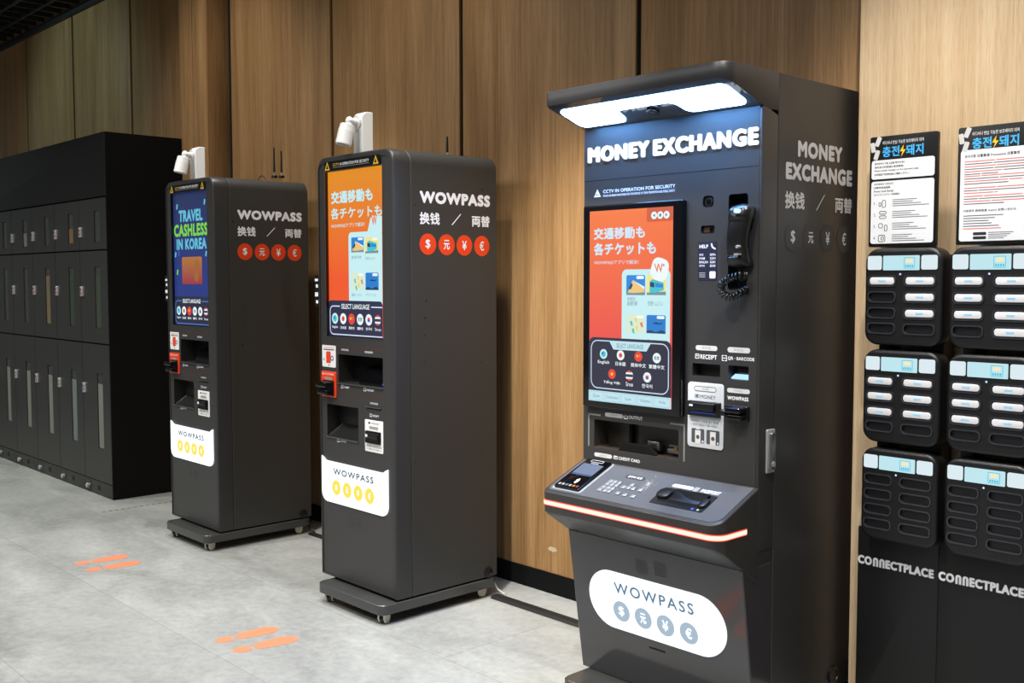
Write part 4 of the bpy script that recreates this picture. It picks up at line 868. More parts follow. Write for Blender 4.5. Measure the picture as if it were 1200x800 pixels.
d.outline(F, *r_(.2, .185, .33, .235), .002, h, TEXTD, .002); d.disc(F, px_[0]+w*.265, px_[3]-hh*.21, .004, h, TEXTD, n=8); d.text(F, 'MONEY', r_(.36, .185, .78, .24), h, TEXTD, .01)
d.text(F, 'MONEY ONE BY ONE', r_(.1, .575, .88, .61), h, TEXTD, .005, res=2); d.text(F, '一枚ずつ投入 一张一张投入', r_(.1, .635, .88, .67), h, TEXTD, 0, res=2)
for a, c in ((.12, .48), (.54, .9)):
    y0_ = r_(a, .71, c, .93); d.rrect(F, *y0_, h, h, TEXTD, .005, bot=False); m_ = (y0_[0]+y0_[2])/2; z_ = (y0_[1]+y0_[3])/2
    d.rrect(F, m_-.011, z_-.026, m_+.011, z_+.018, h+.0003, h+.0003, PILL, bot=False); d.disc(F, m_, z_-.004, .007, h+.0006, TEXTD, n=14)
    if a < .3: d.prism(F, [(m_-.008, z_+.021), (m_+.008, z_+.021), (m_, z_+.032)], h+.0003, h+.0003, PILL)
    d.disc(F, y0_[2]-.006, y0_[1]+.006, .004, h+.0003, PILL, n=8)
pl = d.build('banknote_plate', M)
x = q(zE, 107, 446, 320, 570); d = MB(); d.rrect(F, *x, .003, .014, RUBK, .003, .002); w2 = x[2]-x[0]; h2_ = x[3]-x[1]
d.rrect(F, x[0]+w2*.1, x[1]+h2_*.4, x[2]-w2*.12, x[3]-h2_*.08, .014, .026, RUBK, .004, .003); d.rrect(F, x[0]+w2*.12, x[1]+h2_*.22, x[2]-w2*.14, x[1]+h2_*.27, .014, .0146, E('slot_blue', (40, 70, 190), .8), bot=False); d.rrect(F, x[0]+w2*.08, x[1]+h2_*.32, x[2]-w2*.1, x[1]+h2_*.36, .014, .015, HOLE)
d.rrect(F, x[0]+w2*.12, x[1]+h2_*.66, x[0]+w2*.24, x[1]+h2_*.8, .0262, .0264, E_WHITE, .002, bot=False); d.build('banknote_slot', pl)
x = q(zE, 350, 476, 506, 592); d = MB(); w2 = x[2]-x[0]; h2_ = x[3]-x[1]
d.rrect(F, *x, .0003, .012, RUBK, .004, .002); d.rrect(F, x[0]+w2*.3, x[1]+h2_*.55, x[2]-w2*.04, x[1]+h2_*.96, .012, .05, GLOSS, .008, .005); d.rrect(F, x[0]+w2*.3, x[1]+h2_*.06, x[2]-w2*.04, x[1]+h2_*.46, .012, .042, GLOSS, .008, .005)
d.rrect(F, x[0]+w2*.02, x[1]+h2_*.3, x[0]+w2*.32, x[1]+h2_*.74, .012, .044, RUBK, .008, .006); d.rrect(F, x[0]+w2*.5, x[1]+h2_*.88, x[2]-w2*.1, x[1]+h2_*.94, .0502, .0506, E('slot_blue', (40, 70, 190), .8), bot=False); d.build('card_reader', M)
# dispenser inside the output window
d = MB(); w2 = ow[2]-ow[0]; z0 = ow[1]+.001
d.prism(F, [(ow[0]+w2*.27, z0), (ow[0]+w2*.72, z0), (ow[0]+w2*.62, z0+.028), (ow[0]+w2*.36, z0+.028)], -.03, -.012, MATTE)
d.rrect(F, ow[0]+w2*.56, z0+.012, ow[0]+w2*.70, z0+.042, -.06, -.04, STEEL, .003, .002); d.rrect(F, ow[0]+w2*.60, z0+.018, ow[0]+w2*.66, z0+.034, -.045, -.038, HOLE); d.rrect(F, ow[0]+w2*.78, z0+.010, ow[0]+w2*.97, z0+.024, -.06, -.045, STEEL, .003, .002); d.rrect(F, ow[0]+w2*.78, z0+.032, ow[0]+w2*.95, z0+.036, -.06, -.055, STEEL); d.disc(F, ow[0]+w2*.88, z0+.026, .008, -.042, mat('brass', (170, 140, 80), .3, 1), h0=-.06, n=12)
d.rrect(F, ow[0]+w2*.30, z0, ow[0]+w2*.335, ow[3]-.002, -.074, -.06, MATTE); d.build('dispenser_mechanism', M)
# sloping console
SL = (.803-.715)/(2.731-2.522); CT = lambda y: .715+(y-2.522)*SL
CU = lambda y: .640-max(y-2.53, 0)*.68
cy0 = 2.522; rr_ = .045
def conl(i, y1): return outl(ML+i, MR-i, cy0+i, y1, rr_-i, rl=.022)
b = MB()
top = conl(.003, MF+.001); mid = conl(0, MF+.001)
EDGE = mat('console_edge_metal', (150, 152, 154), .35, .6)
b.loft([[Vector((x, y, CU(y))) for x, y in conl(.003, MF+.001)], [Vector((x, y, CU(y)+.003)) for x, y in mid], [Vector((x, y, CT(y)-.003)) for x, y in mid], [Vector((x, y, CT(y))) for x, y in top]], GREYM)
con = b.build('console', M)
CF = Frame((0, cy0, .715), (1, 0, 0), (0, 1, SL)); CL = math.hypot(1, SL)
ch = lambda x, y, h=0: CF.hit(*zG(x, y), h)
b = MB(); it = [(x, (y-cy0)*CL) for x, y in conl(.012, MF-.006)]; ot = [(x, (y-cy0)*CL) for x, y in conl(.0035, MF)]
TOPM = mat('console_top_paint', (80, 82, 87), .28); b.prism(CF, it, .0003, .0016, TOPM); b.build('console_top', con)
# lit strip around the console edge
b = MB(); E_STR = mat('lit_red_strip', (255, 62, 30), .3, emit=1.3); E_ST2 = mat('lit_strip_core', (255, 232, 214), .3, emit=1.15)
def sect(o, y_end): 
    p = conl(-o, y_end); n = 9
    return [(ML-o, 2.60)]+p[2:]+[(MR+o, y_end)]
for o0, o, z0, z1, mt in ((0, .0016, .6665, .6865, E_STR), (.001, .0024, .6695, .6835, E_ST2)):
    a = sect(o, 2.668); c = sect(o0, 2.668)
    b.loft([[Vector((*p, z0)) for p in c], [Vector((*p, z0)) for p in a], [Vector((*p, z1)) for p in a], [Vector((*p, z1)) for p in c]], mt, False, False, closed=False)
b.build('lit_strip', con)
# card terminal on the console
def quad(corners, h0, h1, mt, B, r=.006): B.prism(CF, fillet(corners, r), h0, h1, mt)
b = MB(); c = [ch(*p) for p in ((60, 238), (222, 272), (425, 120), (285, 88))]
ux0, ux1 = (c[0][0]+c[3][0])/2, (c[1][0]+c[2][0])/2; vy0, vy1 = (c[0][1]+c[1][1])/2, (c[2][1]+c[3][1])/2
b.rrect(CF, ux0, vy0, ux1, vy1, .0016, .004, mat('terminal_tray', (132, 135, 139), .35), .01, .001); tray = b.build('terminal_tray', con)
b = MB(); e = .010; tu0, tu1, tv0, tv1 = ux0+e, ux1-e, vy0+e*.6, vy1-e*.2
b.rrect(CF, tu0, tv0, tu1, tv1, .004, .013, GLOSS, .008, .003); w2, h2_ = tu1-tu0, tv1-tv0
term = b.build('card_terminal', con)
b = MB(); TS = E('terminal_screen', (120, 140, 178), .9); tr = lambda a, b_, c_, e_: (tu0+w2*a, tv0+h2_*b_, tu0+w2*c_, tv0+h2_*e_); h = .0133
b.rrect(CF, *tr(.1, .48, .9, .82), h, h+.0003, TS, .002); b.rrect(CF, *tr(.1, .44, .9, .47), h, h, E('terminal_blue', (60, 110, 180), .9), bot=False)
for k, cc in enumerate(((220, 220, 220), (230, 230, 230), (60, 170, 230), (220, 220, 220), (240, 140, 50), (180, 60, 60))): b.rrect(CF, *tr(.1+.14*k, .06, .19+.14*k, .12), h, h, E('pay_logo_%d' % k, cc, .9), .002, bot=False)
for r in (.010, .015, .020):
    p = [(tu0+w2*.5+r*math.cos(math.radians(t)), tv0+h2_*.25+r*math.sin(math.radians(t))) for t in range(-50, 51, 20)]
    for a_, c_ in zip(p, p[1:]): b.line(CF, a_, c_, .0025, h, PRINT)
b.outline(CF, *tr(.25, .89, .75, .97), .003, h, PRINTG, .006); b.rrect(CF, *tr(.35, .84, .65, .86), h, h, PRINTG, bot=False); b.build('terminal_screen', term)
# keypad: digit block, function keys, enter key
KEY = mat('metal_key', (158, 162, 166), .35, .7)
for cx, cyy in ((396, 202), (419, 206), (443, 211), (377, 217), (401, 221), (425, 226), (357, 232), (382, 237), (405, 242), (336, 247), (362, 252), (385, 257), (513, 223), (465, 234), (491, 238), (516, 243), (433, 267), (472, 276), (515, 285), (556, 251)):
    u, v = ch(cx, cyy, .003); b = MB(); b.rrect(CF, u-.0085, v-.0085, u+.0085, v+.0085, .0016, .0055, KEY, .002, .0015); b.build('key', con)
b = MB(); u0, v0 = ch(476, 178); u1, v1 = ch(585, 192); vm = (v0+v1)/2; b.rrect(CF, u0, vm-.011, u1, vm+.011, .0016, .0024, DISC, .011); b.text(CF, '한국어 中文', (u0+.012, vm-.006, u1-.012, vm+.006), .0028, PRINT, .01, res=2); b.build('key_label', con)
b = MB(); E_P = PRINT; u0, v0 = ch(730, 226); u1, v1 = ch(845, 244); vm = (v0+v1)/2; b.rrect(CF, u0, vm-.009, u1, vm+.009, .0016, .0022, PILL, .009)
u0, v0 = ch(848, 246); u1, v1 = ch(872, 252); vm = (v0+v1)/2; b.rrect(CF, u0, vm-.012, u1, vm+.012, .0016, .0022, PRINTG, .002); u0, _ = ch(880, 262); u1, _ = ch(992, 270); vm = (ch(880, 256)[1]+ch(992, 272)[1])/2; b.text(CF, 'PASSPORT', (u0, vm-.009, u1, vm+.009), .0022, PRINT, .03); b.build('passport_label', con)
# worn patch beside the keys
random.seed(3); b = MB(); u, v = ch(598, 222); WEAR = mat('worn_metal', (206, 204, 194), .5)
for _ in range(110):
    a = random.uniform(0, 6.28); r = abs(random.gauss(0, .013)); du, dv = r*math.cos(a), r*2.2*math.sin(a); s0 = random.uniform(.0003, .0014); b.disc(CF, u+du, v+dv, s0, .0017+random.random()*.0003, WEAR, n=6)
b.build('worn_patch', con)
# passport scanner well
b = MB(); c = [ch(*p) for p in ((604, 318), (882, 376), (984, 290), (690, 236))]; u0, u1 = (c[0][0]+c[3][0])/2, (c[1][0]+c[2][0])/2; v0, v1 = (c[0][1]+c[1][1])/2, (c[2][1]+c[3][1])/2
b.rrect(CF, u0, v0, u1, v1, .0016, .0026, RUBK, .006)
b.rrect(CF, u0+.02, v0+.018, u1-.02, v1-.012, .0026, .0032, MATTE, .004); w2 = u1-u0
b.rrect(CF, u0+.004, v0+.028, u0+w2*.27, v0+.075, .0026, .016, RUBK, .018, .006); b.rrect(CF, u1-w2*.15, v0+.02, u1-.004, v0+.065, .0026, .012, RUBK, .012, .005); b.rrect(CF, u0+w2*.27, v0+.085, u1-w2*.1, v1-.014, .0026, .012, RUBK, .006, .004); b.rrect(CF, u0+w2*.27, v0+.030, u1-w2*.17, v0+.078, .0026, .006, RUBK, .004, .002)
b.disc(CF, u0+w2*.8, v0+.010, .005, .0032, E('blue_led', (60, 100, 255), 1.6), h0=.0026, n=10); b.disc(CF, u0+w2*.9, v0+.010, .004, .0032, E_WHITE, h0=.0026, n=10); b.build('passport_scanner', con)
# lower front panel, leaning back towards the floor
LY0, LZ0, LY1, LZ1 = 2.650, .556, 2.728, .046
b = MB(); xs = (ML, MR)
pr = [(LY0, LZ0), (MS, LZ0), (MS, .042), (LY1, .042)]
FS = side(ML+.0015); b.loft([[FS.P(u, v, 0) for u, v in [(LY0+.004, LZ0-.003), (LY1+.003, .044), (MS, .044), (MS, LZ0-.002)]], [FS.P(u, v, .004) for u, v in [(LY0, LZ0), (LY1, .042), (MS, .042), (MS, LZ0)]], [FS.P(u, v, MR-ML-.007) for u, v in [(LY0, LZ0), (LY1, .042), (MS, .042), (MS, LZ0)]], [FS.P(u, v, MR-ML-.003) for u, v in [(LY0+.004, LZ0-.003), (LY1+.003, .044), (MS, .044), (MS, LZ0-.002)]]], mat('lower_panel_paint', (58, 57, 59), .15, coat=.3))
b.box((ML+.003, LY0+.03, LZ0-.01), (MR-.003, MS, PV0-.19), GREYM); low = b.build('lower_panel', M)
dl = Vector((0, LY0-LY1, LZ0-LZ1)).normalized(); PF = Frame((0, LY1, LZ1), (1, 0, 0), dl)
ph = lambda x, y, h=0: PF.hit(*zH(x, y), h)
b = MB(); ul = ph(65, 165)[0]; ur = ph(983, 470)[0]; vt = (ph(190, 42)[1]+ph(800, 212)[1])/2; vb = (ph(240, 425)[1]+ph(850, 628)[1])/2
b.rrect(PF, ul, vb, ur, vt, .0003, .005, SIGNW, (vt-vb)/2-.0005, .001, n=16)
tb = (ph(232, 150)[0], 0, ph(765, 300)[0], 0); v0 = (ph(250, 195)[1]+ph(750, 340)[1])/2; v1 = (ph(232, 117)[1]+ph(765, 268)[1])/2
b.text(PF, 'WOWPASS', (tb[0], v0, tb[2], v1), .0056, SIGNB, .03, track=1.2)
for s_, p in zip(wonsymbols(), ((283, 317), (428, 364), (577, 413), (734, 464))):
    u, v = ph(*p); b.disc(PF, u, v, .037, .0056, SIGND, n=36); b.text(PF, s_, (u-.013, v-.019, u+.013, v+.019), .0062, SIGNW, .035)
b.build('lit_sign', low)
for cx, cyy in ((410, 20), (535, 40)):
    b = MB(); u, v = ph(cx, cyy)
    for i in range(6):
        for j in range(6): b.disc(PF, u+(i-2.5)*.0085, v+(j-2.5)*.0085, .0028, .0005, GROOVE, n=6)
    b.build('speaker_grille', low)
b = MB(); p, q_ = ph(462, 556), ph(570, 596); vm = (p[1]+q_[1])/2; b.rrect(PF, p[0], vm-.003, q_[0], vm+.003, .0003, .0012, GROOVE); b.build('vent_slot', low)
b = MB(); b.loft([[Vector((u, v, z)) for u, v in rr_loop(ML+.03+i, 2.585+i, MR-.01-i, MBK-.01-i, .035, 8)] for z, i in ((0, 0), (.036, 0), (.040, .004))], GREYL); b.build('base_plate', M)

# ------------------------------------------------------------------ power bank columns by the brightly lit oak wall
CYF = 3.10; FC = front(CYF); c1 = Z(1000, 280, 5.715); c2 = Z(1000, 400, 5.715); c3 = Z(1000, 510, 3.81); s1 = Z(1000, 140, 5); st = Z(960, 580, 3.6375)
DX = FC.hit(1111.8, 340)[0]-FC.hit(1013.1, 340)[0]
CASE = mat('station_case', (21, 21, 22), .38, bump=.2, bscale=1200); LIP = mat('slot_lip', (52, 54, 60), .2); LCD = E('station_lcd', (188, 228, 236)); LCDC = E('station_lcd_cyan', (40, 190, 220)); QRW = E('station_tile', (222, 238, 244), .95)  # slot lips coloured paler and bluer to carry their highlights
BANKW = mat('power_bank_white', (228, 226, 228), .4); LEDB = E('bank_led', (120, 200, 255), 1.2)
x0, x1 = FC.hit(1013.2, 340)[0], FC.hit(1104.4, 340)[0]; CW = x1-x0
lev = []
for zf, xs_, ys_ in ((c1, (75, 598), (57, 720)), (c2, (62, 580), (40, 715)), (c3, (33, 378), (42, 512))):
    bx = FC.bb(*zf(xs_[0], ys_[0], xs_[1], ys_[1])); lev.append((bx[1], bx[3]))
slots_rows = (.335, .5, .665, .825)                      # centres from the top, share of the height
def station(dx, z0, z1, label, filled):
    u0, u1 = x0+dx, x1+dx; w, hh = u1-u0, z1-z0
    t = thing('power_bank_station', label, 'power bank charger', ((u0+u1)/2, CYF, z0), 'black power bank stations by the light oak wall')
    P = lambda a, b_, c_, e_: (u0+w*a, z1-hh*e_, u0+w*c_, z1-hh*b_)
    pk = []; sl = []
    for r, cz in enumerate(slots_rows):
        for c_, (a, e_) in enumerate(((.05, .415), (.52, .92))):
            bx = P(a+.012, cz-.046, e_-.012, cz+.046); pk.append((rr_loop(*bx, .011, 5), .042 if (r, c_) in filled else .007, LIP, CASE)); sl.append((r, c_, bx))
    b = MB(); ol = lambda i: rr_loop(u0+i, z0+i, u1-i, z1-i, .042-i, 8)
    b.loft([[FC.P(u, v, h) for u, v in ol(i)] for h, i in ((-.064, .004), (-.06, 0), (-.010, 0), (-.004, .002), (-.0012, .005), (0, .010))], CASE, True, False)
    b.holed(FC, ol(.010), pk, 0, -.001, CASE); b.build('case', t)
    b = MB()
    for r, c_, bx in sl: b.frame_loop(FC, rr_loop(bx[0]-.004, bx[1]-.004, bx[2]+.004, bx[3]+.004, .015, 5), rr_loop(*bx, .011, 5), 0, .0035, LIP)
    b.build('slot_lip', t)
    b = MB(); bx = P(.245, .075, .712, .225); b.rrect(FC, *bx, .0003, .002, LCD, .003); ww, h3 = bx[2]-bx[0], bx[3]-bx[1]
    b.outline(FC, bx[0]+ww*.58, bx[1]+h3*.12, bx[0]+ww*.88, bx[1]+h3*.86, .0018, .0024, LCDC, .003); b.rrect(FC, bx[0]+ww*.64, bx[1]+h3*.5, bx[0]+ww*.82, bx[1]+h3*.78, .0024, .0024, E('lcd_cream', (240, 232, 190)), bot=False)
    for k in range(4): b.rrect(FC, bx[0]+ww*(.62+.06*k), bx[1]+h3*.2, bx[0]+ww*(.66+.06*k), bx[1]+h3*.36, .0024, .0024, LCDC, bot=False)
    b.build('display', t)
    for a, e_ in ((.04, .225), (.735, .935)): b = MB(); b.rrect(FC, *P(a, .075, e_, .22), .0003, .002, QRW, .006); b.build('lit_tile', t)
    b = MB(); b.disc(FC, u0+w*.47, z1-hh*.265, .0032, .0016, E('status_led', (190, 210, 255), 1.3), n=10); b.build('status_light', t)
    return sl
def bank(bx, label):
    b = MB(); e = .0022; b.rrect(FC, bx[0]+e, bx[1]+e, bx[2]-e, bx[3]-e, -.038, .003, BANKW, .009, .0025)
    u, v = (bx[0]+bx[2])/2, (bx[1]+bx[3])/2
    t = thing('power_bank', label, 'power bank', (u, CYF, bx[1]), 'white power banks in the station slots')
    b.build('body', t); b = MB(); b.rrect(FC, u-.011, v-.002, u+.013, v+.0025, .003, .0036, LEDB, .001); b.build('indicator_light', t)
RN = ('first', 'second', 'third', 'fourth'); LV = ('top', 'middle', 'bottom'); CN = ('left', 'right')
fill = {(0, 0): [(0, 0), (0, 1), (1, 1), (2, 1)], (0, 1): [(r, c) for r in range(3) for c in (0, 1)], (0, 2): [],
        (1, 0): [(0, 0), (1, 0), (2, 0), (0, 1), (1, 1), (2, 1), (3, 1)], (1, 1): [(r, c) for r in range(3) for c in (0, 1)], (1, 2): []}
colnm = ('left column', 'right column')
desc = {(0, 0): 'with four white power banks', (0, 1): 'with six white power banks', (0, 2): 'with every slot empty', (1, 0): 'with seven white power banks', (1, 1): 'with six white power banks', (1, 2): 'with every slot empty'}
for c in (0, 1):
    for l in range(3):
        sl = station(DX*c, *lev[l], 'black power bank station %s, %s of the %s' % (desc[c, l], LV[l], colnm[c]), fill[c, l])
        for r, k, bx in sl:
            if (r, k) in fill[c, l]: bank(bx, 'white power bank, %s row, %s slot, %s station of the %s' % (RN[r], CN[k], LV[l], colnm[c]))
FSx = front(CYF+.066); sx0, sx1 = FSx.hit(1004.2, 700)[0], FSx.hit(1098.8, 700)[0]; SZ = FSx.hit(1004.2, 615.5)[1]
PAN = mat('stand_panel', (12, 12, 13), .45)
for c in (0, 1):
    dx = DX*c; t = thing('charger_stand', 'black floor stand carrying the power bank stations, %s' % ('beside the money exchange machine' if c == 0 else 'at the right edge of the photo'), 'stand', ((sx0+sx1)/2+dx, CYF+.1, 0), 'black stands lettered in white')
    b = MB(); b.rrect(FSx, sx0+dx, .0, sx1+dx, SZ, -.075, 0, PAN, .002, .002); b.build('panel', t)
    b = MB()
    wv = sx1-sx0
    for a, e_ in ((.22, .36), (.80, 1.0)): b.rrect(FSx, sx0+dx+wv*a, SZ+.0005, sx0+dx+wv*e_, lev[0][1]-.02, -.07, -.0005, PAN, .002)
    b.build('upright', t)
    b = MB(); bx = FSx.bb(*st(165, 250, 489, 357)); bx = (bx[0]+dx, bx[1], bx[2]+dx, bx[3]); w = bx[2]-bx[0]
    b.text(FSx, 'CO', (bx[0], bx[1], bx[0]+w*.195, bx[3]), .0006, PRINT, .075)
    for k in range(2):
        a = bx[0]+w*(.208+.085*k); e_ = a+w*.072; lw = w*.029; hgt = bx[3]-bx[1]; rad = w*.036
        o = [(a, bx[1])]+[((a+e_)/2-rad*math.cos(math.radians(t_*15)), bx[3]-rad+rad*math.sin(math.radians(t_*15))) for t_ in range(13)]+[(e_, bx[1]), (e_-lw, bx[1])]+[((a+e_)/2+(rad-lw)*math.cos(math.radians(t_*15)), bx[3]-rad+(rad-lw)*math.sin(math.radians(t_*15))) for t_ in range(13)]+[(a+lw, bx[1])]
        n_ = len(o); b.add([FSx.P(u, v, .0006) for u, v in o], [tuple(range(n_))[::-1]], PRINT)
    b.text(FSx, 'ECTPLACE', (bx[0]+w*.374, bx[1], bx[2], bx[3]), .0006, PRINT, .075); b.build('lettering', t)
# two notices above the columns
SY = 3.155; FN = front(SY); SB = mat('notice_black', (16, 16, 18), .35); SWH = mat('notice_white', (236, 238, 242), .4); TBL = mat('notice_blue', (70, 178, 240), .4); BOLT = mat('notice_yellow', (250, 200, 50), .4); NR = mat('notice_red', (232, 96, 80), .5); NGR = mat('notice_grey_text', (96, 98, 104), .5); NDK = mat('notice_dark_text', (34, 36, 40), .5)
a0 = FN.hit(*s1(85, 107)); a1 = FN.hit(*s1(487, 66)); a2 = FN.hit(*s1(103, 748)); a3 = FN.hit(*s1(490, 738))
nx0, nx1 = (a0[0]+a2[0])/2, (a1[0]+a3[0])/2; nz1, nz0 = (a0[1]+a1[1])/2, (a2[1]+a3[1])/2
nz0 = max(nz0, lev[0][1]+.001)
bx_ = FN.hit(*s1(617, 57)); by_ = FN.hit(*s1(618, 733))
def notice(u0, u1, label, kind):
    w, hh = u1-u0, nz1-nz0; t = thing('notice_board', label, 'sign', ((u0+u1)/2, SY, nz0), 'notices above the power bank columns')
    b = MB(); b.rrect(FN, u0, nz0, u1, nz1, -.016, 0, SB, .006, .001); b.build('board', t)
    R_ = lambda a, b_, c, e: (u0+w*a, nz1-hh*e, u0+w*c, nz1-hh*b_)
    b = MB(); h = .0006; k = 1 if kind == 0 else nw/w
    for a, c, an in ((.045, .095, .15), (.125, .045, -.4), (.105, .165, -.3)):
        cu, cv = u0+nw*a, nz1-hh*c
        p = [(cu+x*math.cos(an)-y*math.sin(an), cv+x*math.sin(an)+y*math.cos(an)) for x, y in ((-.0075, -.0155), (.0075, -.0155), (.0075, .0155), (-.0075, .0155))]
        b.prism(FN, fillet(p, .004), h, h, PILL)
    tx = lambda *a: (u0+nw*a[0], nz1-hh*a[3], u0+nw*a[2], nz1-hh*a[1])
    b.text(FN, '어디서나 반납 가능한 보조배터리 대여', tx(.19, .045, .80, .078), h, SWH, .005, res=2)
    b.text(FN, '충전', tx(.19, .095, .45, .19), h, TBL, .03); b.text(FN, '돼지', tx(.545, .095, .80, .19), h, TBL, .03)
    b.prism(FN, [(u0+nw*p, nz1-hh*q_) for p, q_ in ((.51, .09), (.455, .15), (.495, .15), (.47, .20), (.54, .135), (.5, .135))], h, h, BOLT)
    b.build('title_print', t)
    b = MB(); h = .0005
    if kind == 0:
        for bx in (R_(.03, .215, .965, .385), R_(.03, .405, .965, .97)): b.rrect(FN, *bx, h, h, SWH, .008, bot=False)
        for k, s_ in enumerate(('결제창에서 이용 요금을 확인하세요', '请在支付页面确认使用费用。', 'Please check charges on the payment page.', '決済画面で利用料金をご確認ください。')): b.text(FN, s_, R_(.075, .235+.033*k, (.53, .52, .74, .6)[k], .255+.033*k), h+.0003, NDK, .02, res=2)
        for k, s_ in enumerate(('보조배터리 이용안내', '共享充电宝指南', 'Power bank Rental', 'モバイルバッテリー利用案内')): b.text(FN, s_, R_(.075, .42+.032*k, (.36, .32, .37, .46)[k], .44+.032*k), h+.0003, NDK, .02, res=2)
        for k in range(4):
            y0 = .575+.105*k; b.text(FN, '%d.' % (k+1), R_(.075, y0+.015, .11, y0+.04), h+.0003, NDK, 0, res=2)
            for j in range(4): b.rrect(FN, *R_(.36, y0+.018*j, (.72, .66, .78, .9)[j]-.02*k, y0+.006+.018*j), h+.0003, h+.0003, NGR, bot=False)
            for bx in ((R_(.15, y0+.02, .19, y0+.06), R_(.2, y0, .26, y0+.07)), (R_(.16, y0-.005, .27, y0+.025), R_(.16, y0+.035, .27, y0+.065)), (R_(.15, y0, .22, y0+.045), R_(.24, y0+.015, .29, y0+.075)), (R_(.15, y0, .26, y0+.065), R_(.19, y0+.015, .24, y0+.05)))[k]: b.outline(FN, *bx, .002, h+.0003, NDK, .006)
    else:
        b.rrect(FN, *R_(.03, .195, .965, .97), h, h, SWH, .008, bot=False)
        b.text(FN, '유의사항 注意事項 Precautions 注意事项', R_(.07, .235, .6, .262), h+.0003, NDK, .02, res=2)
        random.seed(11)
        for (t0, n_, mix) in ((.29, 6, 1), (.415, 4, 1), (.515, 3, 1), (.585, 4, 1)):
            for j in range(n_):
                y = t0+.0215*j; e = random.uniform(.62, .92) if j < n_-1 else .4; m_ = random.uniform(.2, .5)
                b.rrect(FN, *R_(.07, y, m_, y+.007), h+.0003, h+.0003, NGR if j % 2 else NR, bot=False); b.rrect(FN, *R_(m_+.01, y, e, y+.007), h+.0003, h+.0003, NR if j % 2 == 0 and j < 4 else NGR, bot=False)
        b.text(FN, '이용문의 咨询信息 Inquiry お問い合わせ', R_(.07, .70, .58, .725), h+.0003, NDK, .02, res=2)
        for j in range(6): b.rrect(FN, *R_(.07, .75+.022*j, (.46, .38, .32, .35, .42, .44)[j], .757+.022*j), h+.0003, h+.0003, NR if j == 5 else NGR, bot=False)
        for k in range(2): b.rrect(FN, *R_(.17, .895+.035*k, .30, .92+.035*k), h+.0003, h+.0003, NDK, .003, bot=False)
        for j in range(4): b.rrect(FN, *R_(.32, .897+.016*j, .56-.03*j, .903+.016*j), h+.0003, h+.0003, NGR, bot=False)
    b.build('notice_print', t)
nw = nx1-nx0
notice(nx0, nx1, 'smaller black-bordered notice with numbered rental steps on the brightly lit oak wall', 0)
notice(bx_[0], bx_[0]+nw*1.36, 'larger black-bordered notice with red lines of text at the right edge', 1)

# ------------------------------------------------------------------ black locker bank
LY = 2.69; LR = -6.722; FL = front(LY); LK = mat('locker_black_steel', (42, 42, 40), .42, bump=.2, bscale=700); LKB = mat('locker_side_steel', (9, 9, 9), .85, bump=.2, bscale=700, spec=.2)
LW = .464; GL = mat('locker_window_glass', (52, 55, 53), .12, spec=.8)
ordn = ('nearest the kiosks', 'second from the kiosks', 'third from the kiosks', 'fourth from the kiosks', 'fifth from the kiosks', 'sixth from the kiosks, at the left edge')
sticker = mat('lock_red_mark', (190, 50, 40), .5); stickb = mat('lock_blue_mark', (50, 90, 200), .5)
PANE_TONE = {(0, 1): (44, 54, 38), (1, 1): (38, 50, 38), (1, 0): (104, 80, 54), (2, 1): (100, 84, 60), (1, 2): (96, 104, 106), (0, 2): (108, 108, 102), (2, 2): (108, 108, 104), (3, 2): (110, 106, 98), (4, 2): (104, 106, 102), (3, 0): (100, 102, 98)}  # flat tones filling part of some door windows
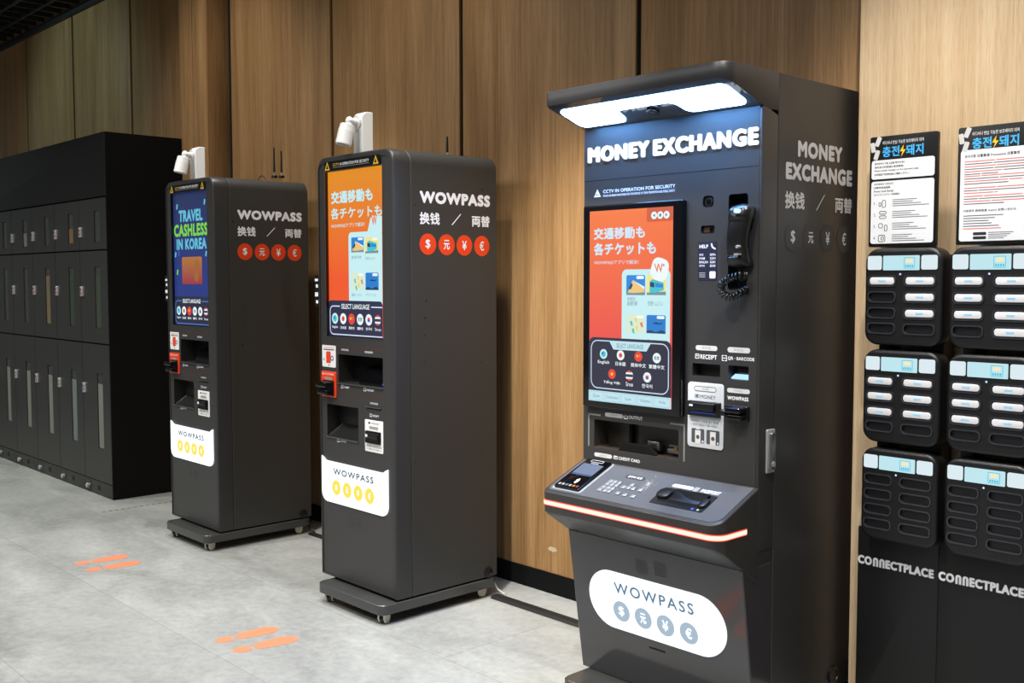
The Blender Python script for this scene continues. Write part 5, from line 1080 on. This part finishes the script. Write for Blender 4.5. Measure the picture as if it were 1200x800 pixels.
for k in range(6):
    u1 = LR-LW*k; u0 = u1-LW; t = thing('locker_tower', 'black locker tower with three doors, %s' % ordn[k], 'locker', ((u0+u1)/2, LY, 0), 'black locker towers under one header')
    b = MB(); b.box((u0+.001, LY+.012, .098), (u1-.001, 3.33, 1.990), LKB); b.build('carcass', t)
    b = MB(); b.rrect(FL, u0+.002, .004, u1-.002, .094, -.55, 0, LK, 0, .002)
    b.rrect(FL, u0+.02, .012, u0+.105, .085, .0, .001, GROOVE); b.rrect(FL, u0+.022, .014, u0+.103, .083, .001, .0016, LK); b.rrect(FL, u0+.22, .033, u0+.262, .067, .0, .001, GROOVE)
    pl = b.build('plinth', t)
    b = MB(); c = FL.P(u0+.068, .046); b.loft([[FL.P(u0+.068+r*math.cos(a*math.pi/7), .046+r*math.sin(a*math.pi/7), h) for a in range(14)] for h, r in ((.001, .013), (.008, .013), (.01, .016), (.02, .016), (.022, .013))], CHROME); b.build('lock_knob', pl)
    for r, (z0, z1) in enumerate(((1.645, 1.984), (1.025, 1.641), (.097, 1.021))):
        win = ((.56, .76, .14, .76), (.54, .74, .16, .83), (.53, .74, .24, .79))[r]
        du0, du1, dz0, dz1 = u0+.003, u1-.003, z0+.003, z1-.003; w = du1-du0; hh = dz1-dz0
        wb = (du0+w*win[0], dz0+hh*win[2], du0+w*win[1], dz0+hh*win[3])
        b = MB(); b.holed(FL, rr_loop(du0, dz0, du1, dz1, 0), [(rr_loop(*wb, 0), .009, LK, GL)], 0, -.011, LK)
        d_ = b.build('door', t)
        b = MB(); cc = PANE_TONE.get((k, r))
        b.rrect(FL, wb[0]+.001, wb[1]+.001, wb[2]-.001, wb[3]-.001, -.0088, -.006, GL); 
        if cc: b.rrect(FL, wb[0]+.004, wb[1]+.004, wb[2]-.004, wb[1]+(wb[3]-wb[1])*(.86 if r else .5), -.006, -.0055, mat('locker_pane_tone_%d_%d' % (k, r), cc, .7))
        b.build('window', d_)
        b = MB(); lz = dz0+hh*(.36, .56, .67)[r]; b.rrect(FL, du0+.012, lz-.034, du0+.052, lz+.034, .0, .012, CHROME, .006, .003); b.rrect(FL, du0+.022, lz-.022, du0+.042, lz-.004, .012, .0126, stickb if (k, r) == (0, 2) else sticker, .002)
        b.disc(FL, du0+.032, lz+.014, .007, .018, STEEL, h0=.012, n=12); b.build('lock', d_)
b = MB(); b.rrect(FL, LR-LW*6, 1.992, LR, 2.402, -(3.35-LY), 0, mat('locker_header_steel', (13, 12, 12), .4, bump=.2, bscale=700), .001, .002); tag(b.build('locker_header'), 'plain black header box running along the top of the lockers', 'cabinet')
b = MB(); b.box((LR+.0005, LY+.001, .0), (LR+.006, 3.35, 2.400), LKB); tag(b.build('locker_end_panel'), 'black end panel closing the locker bank on the kiosk side', 'panel')
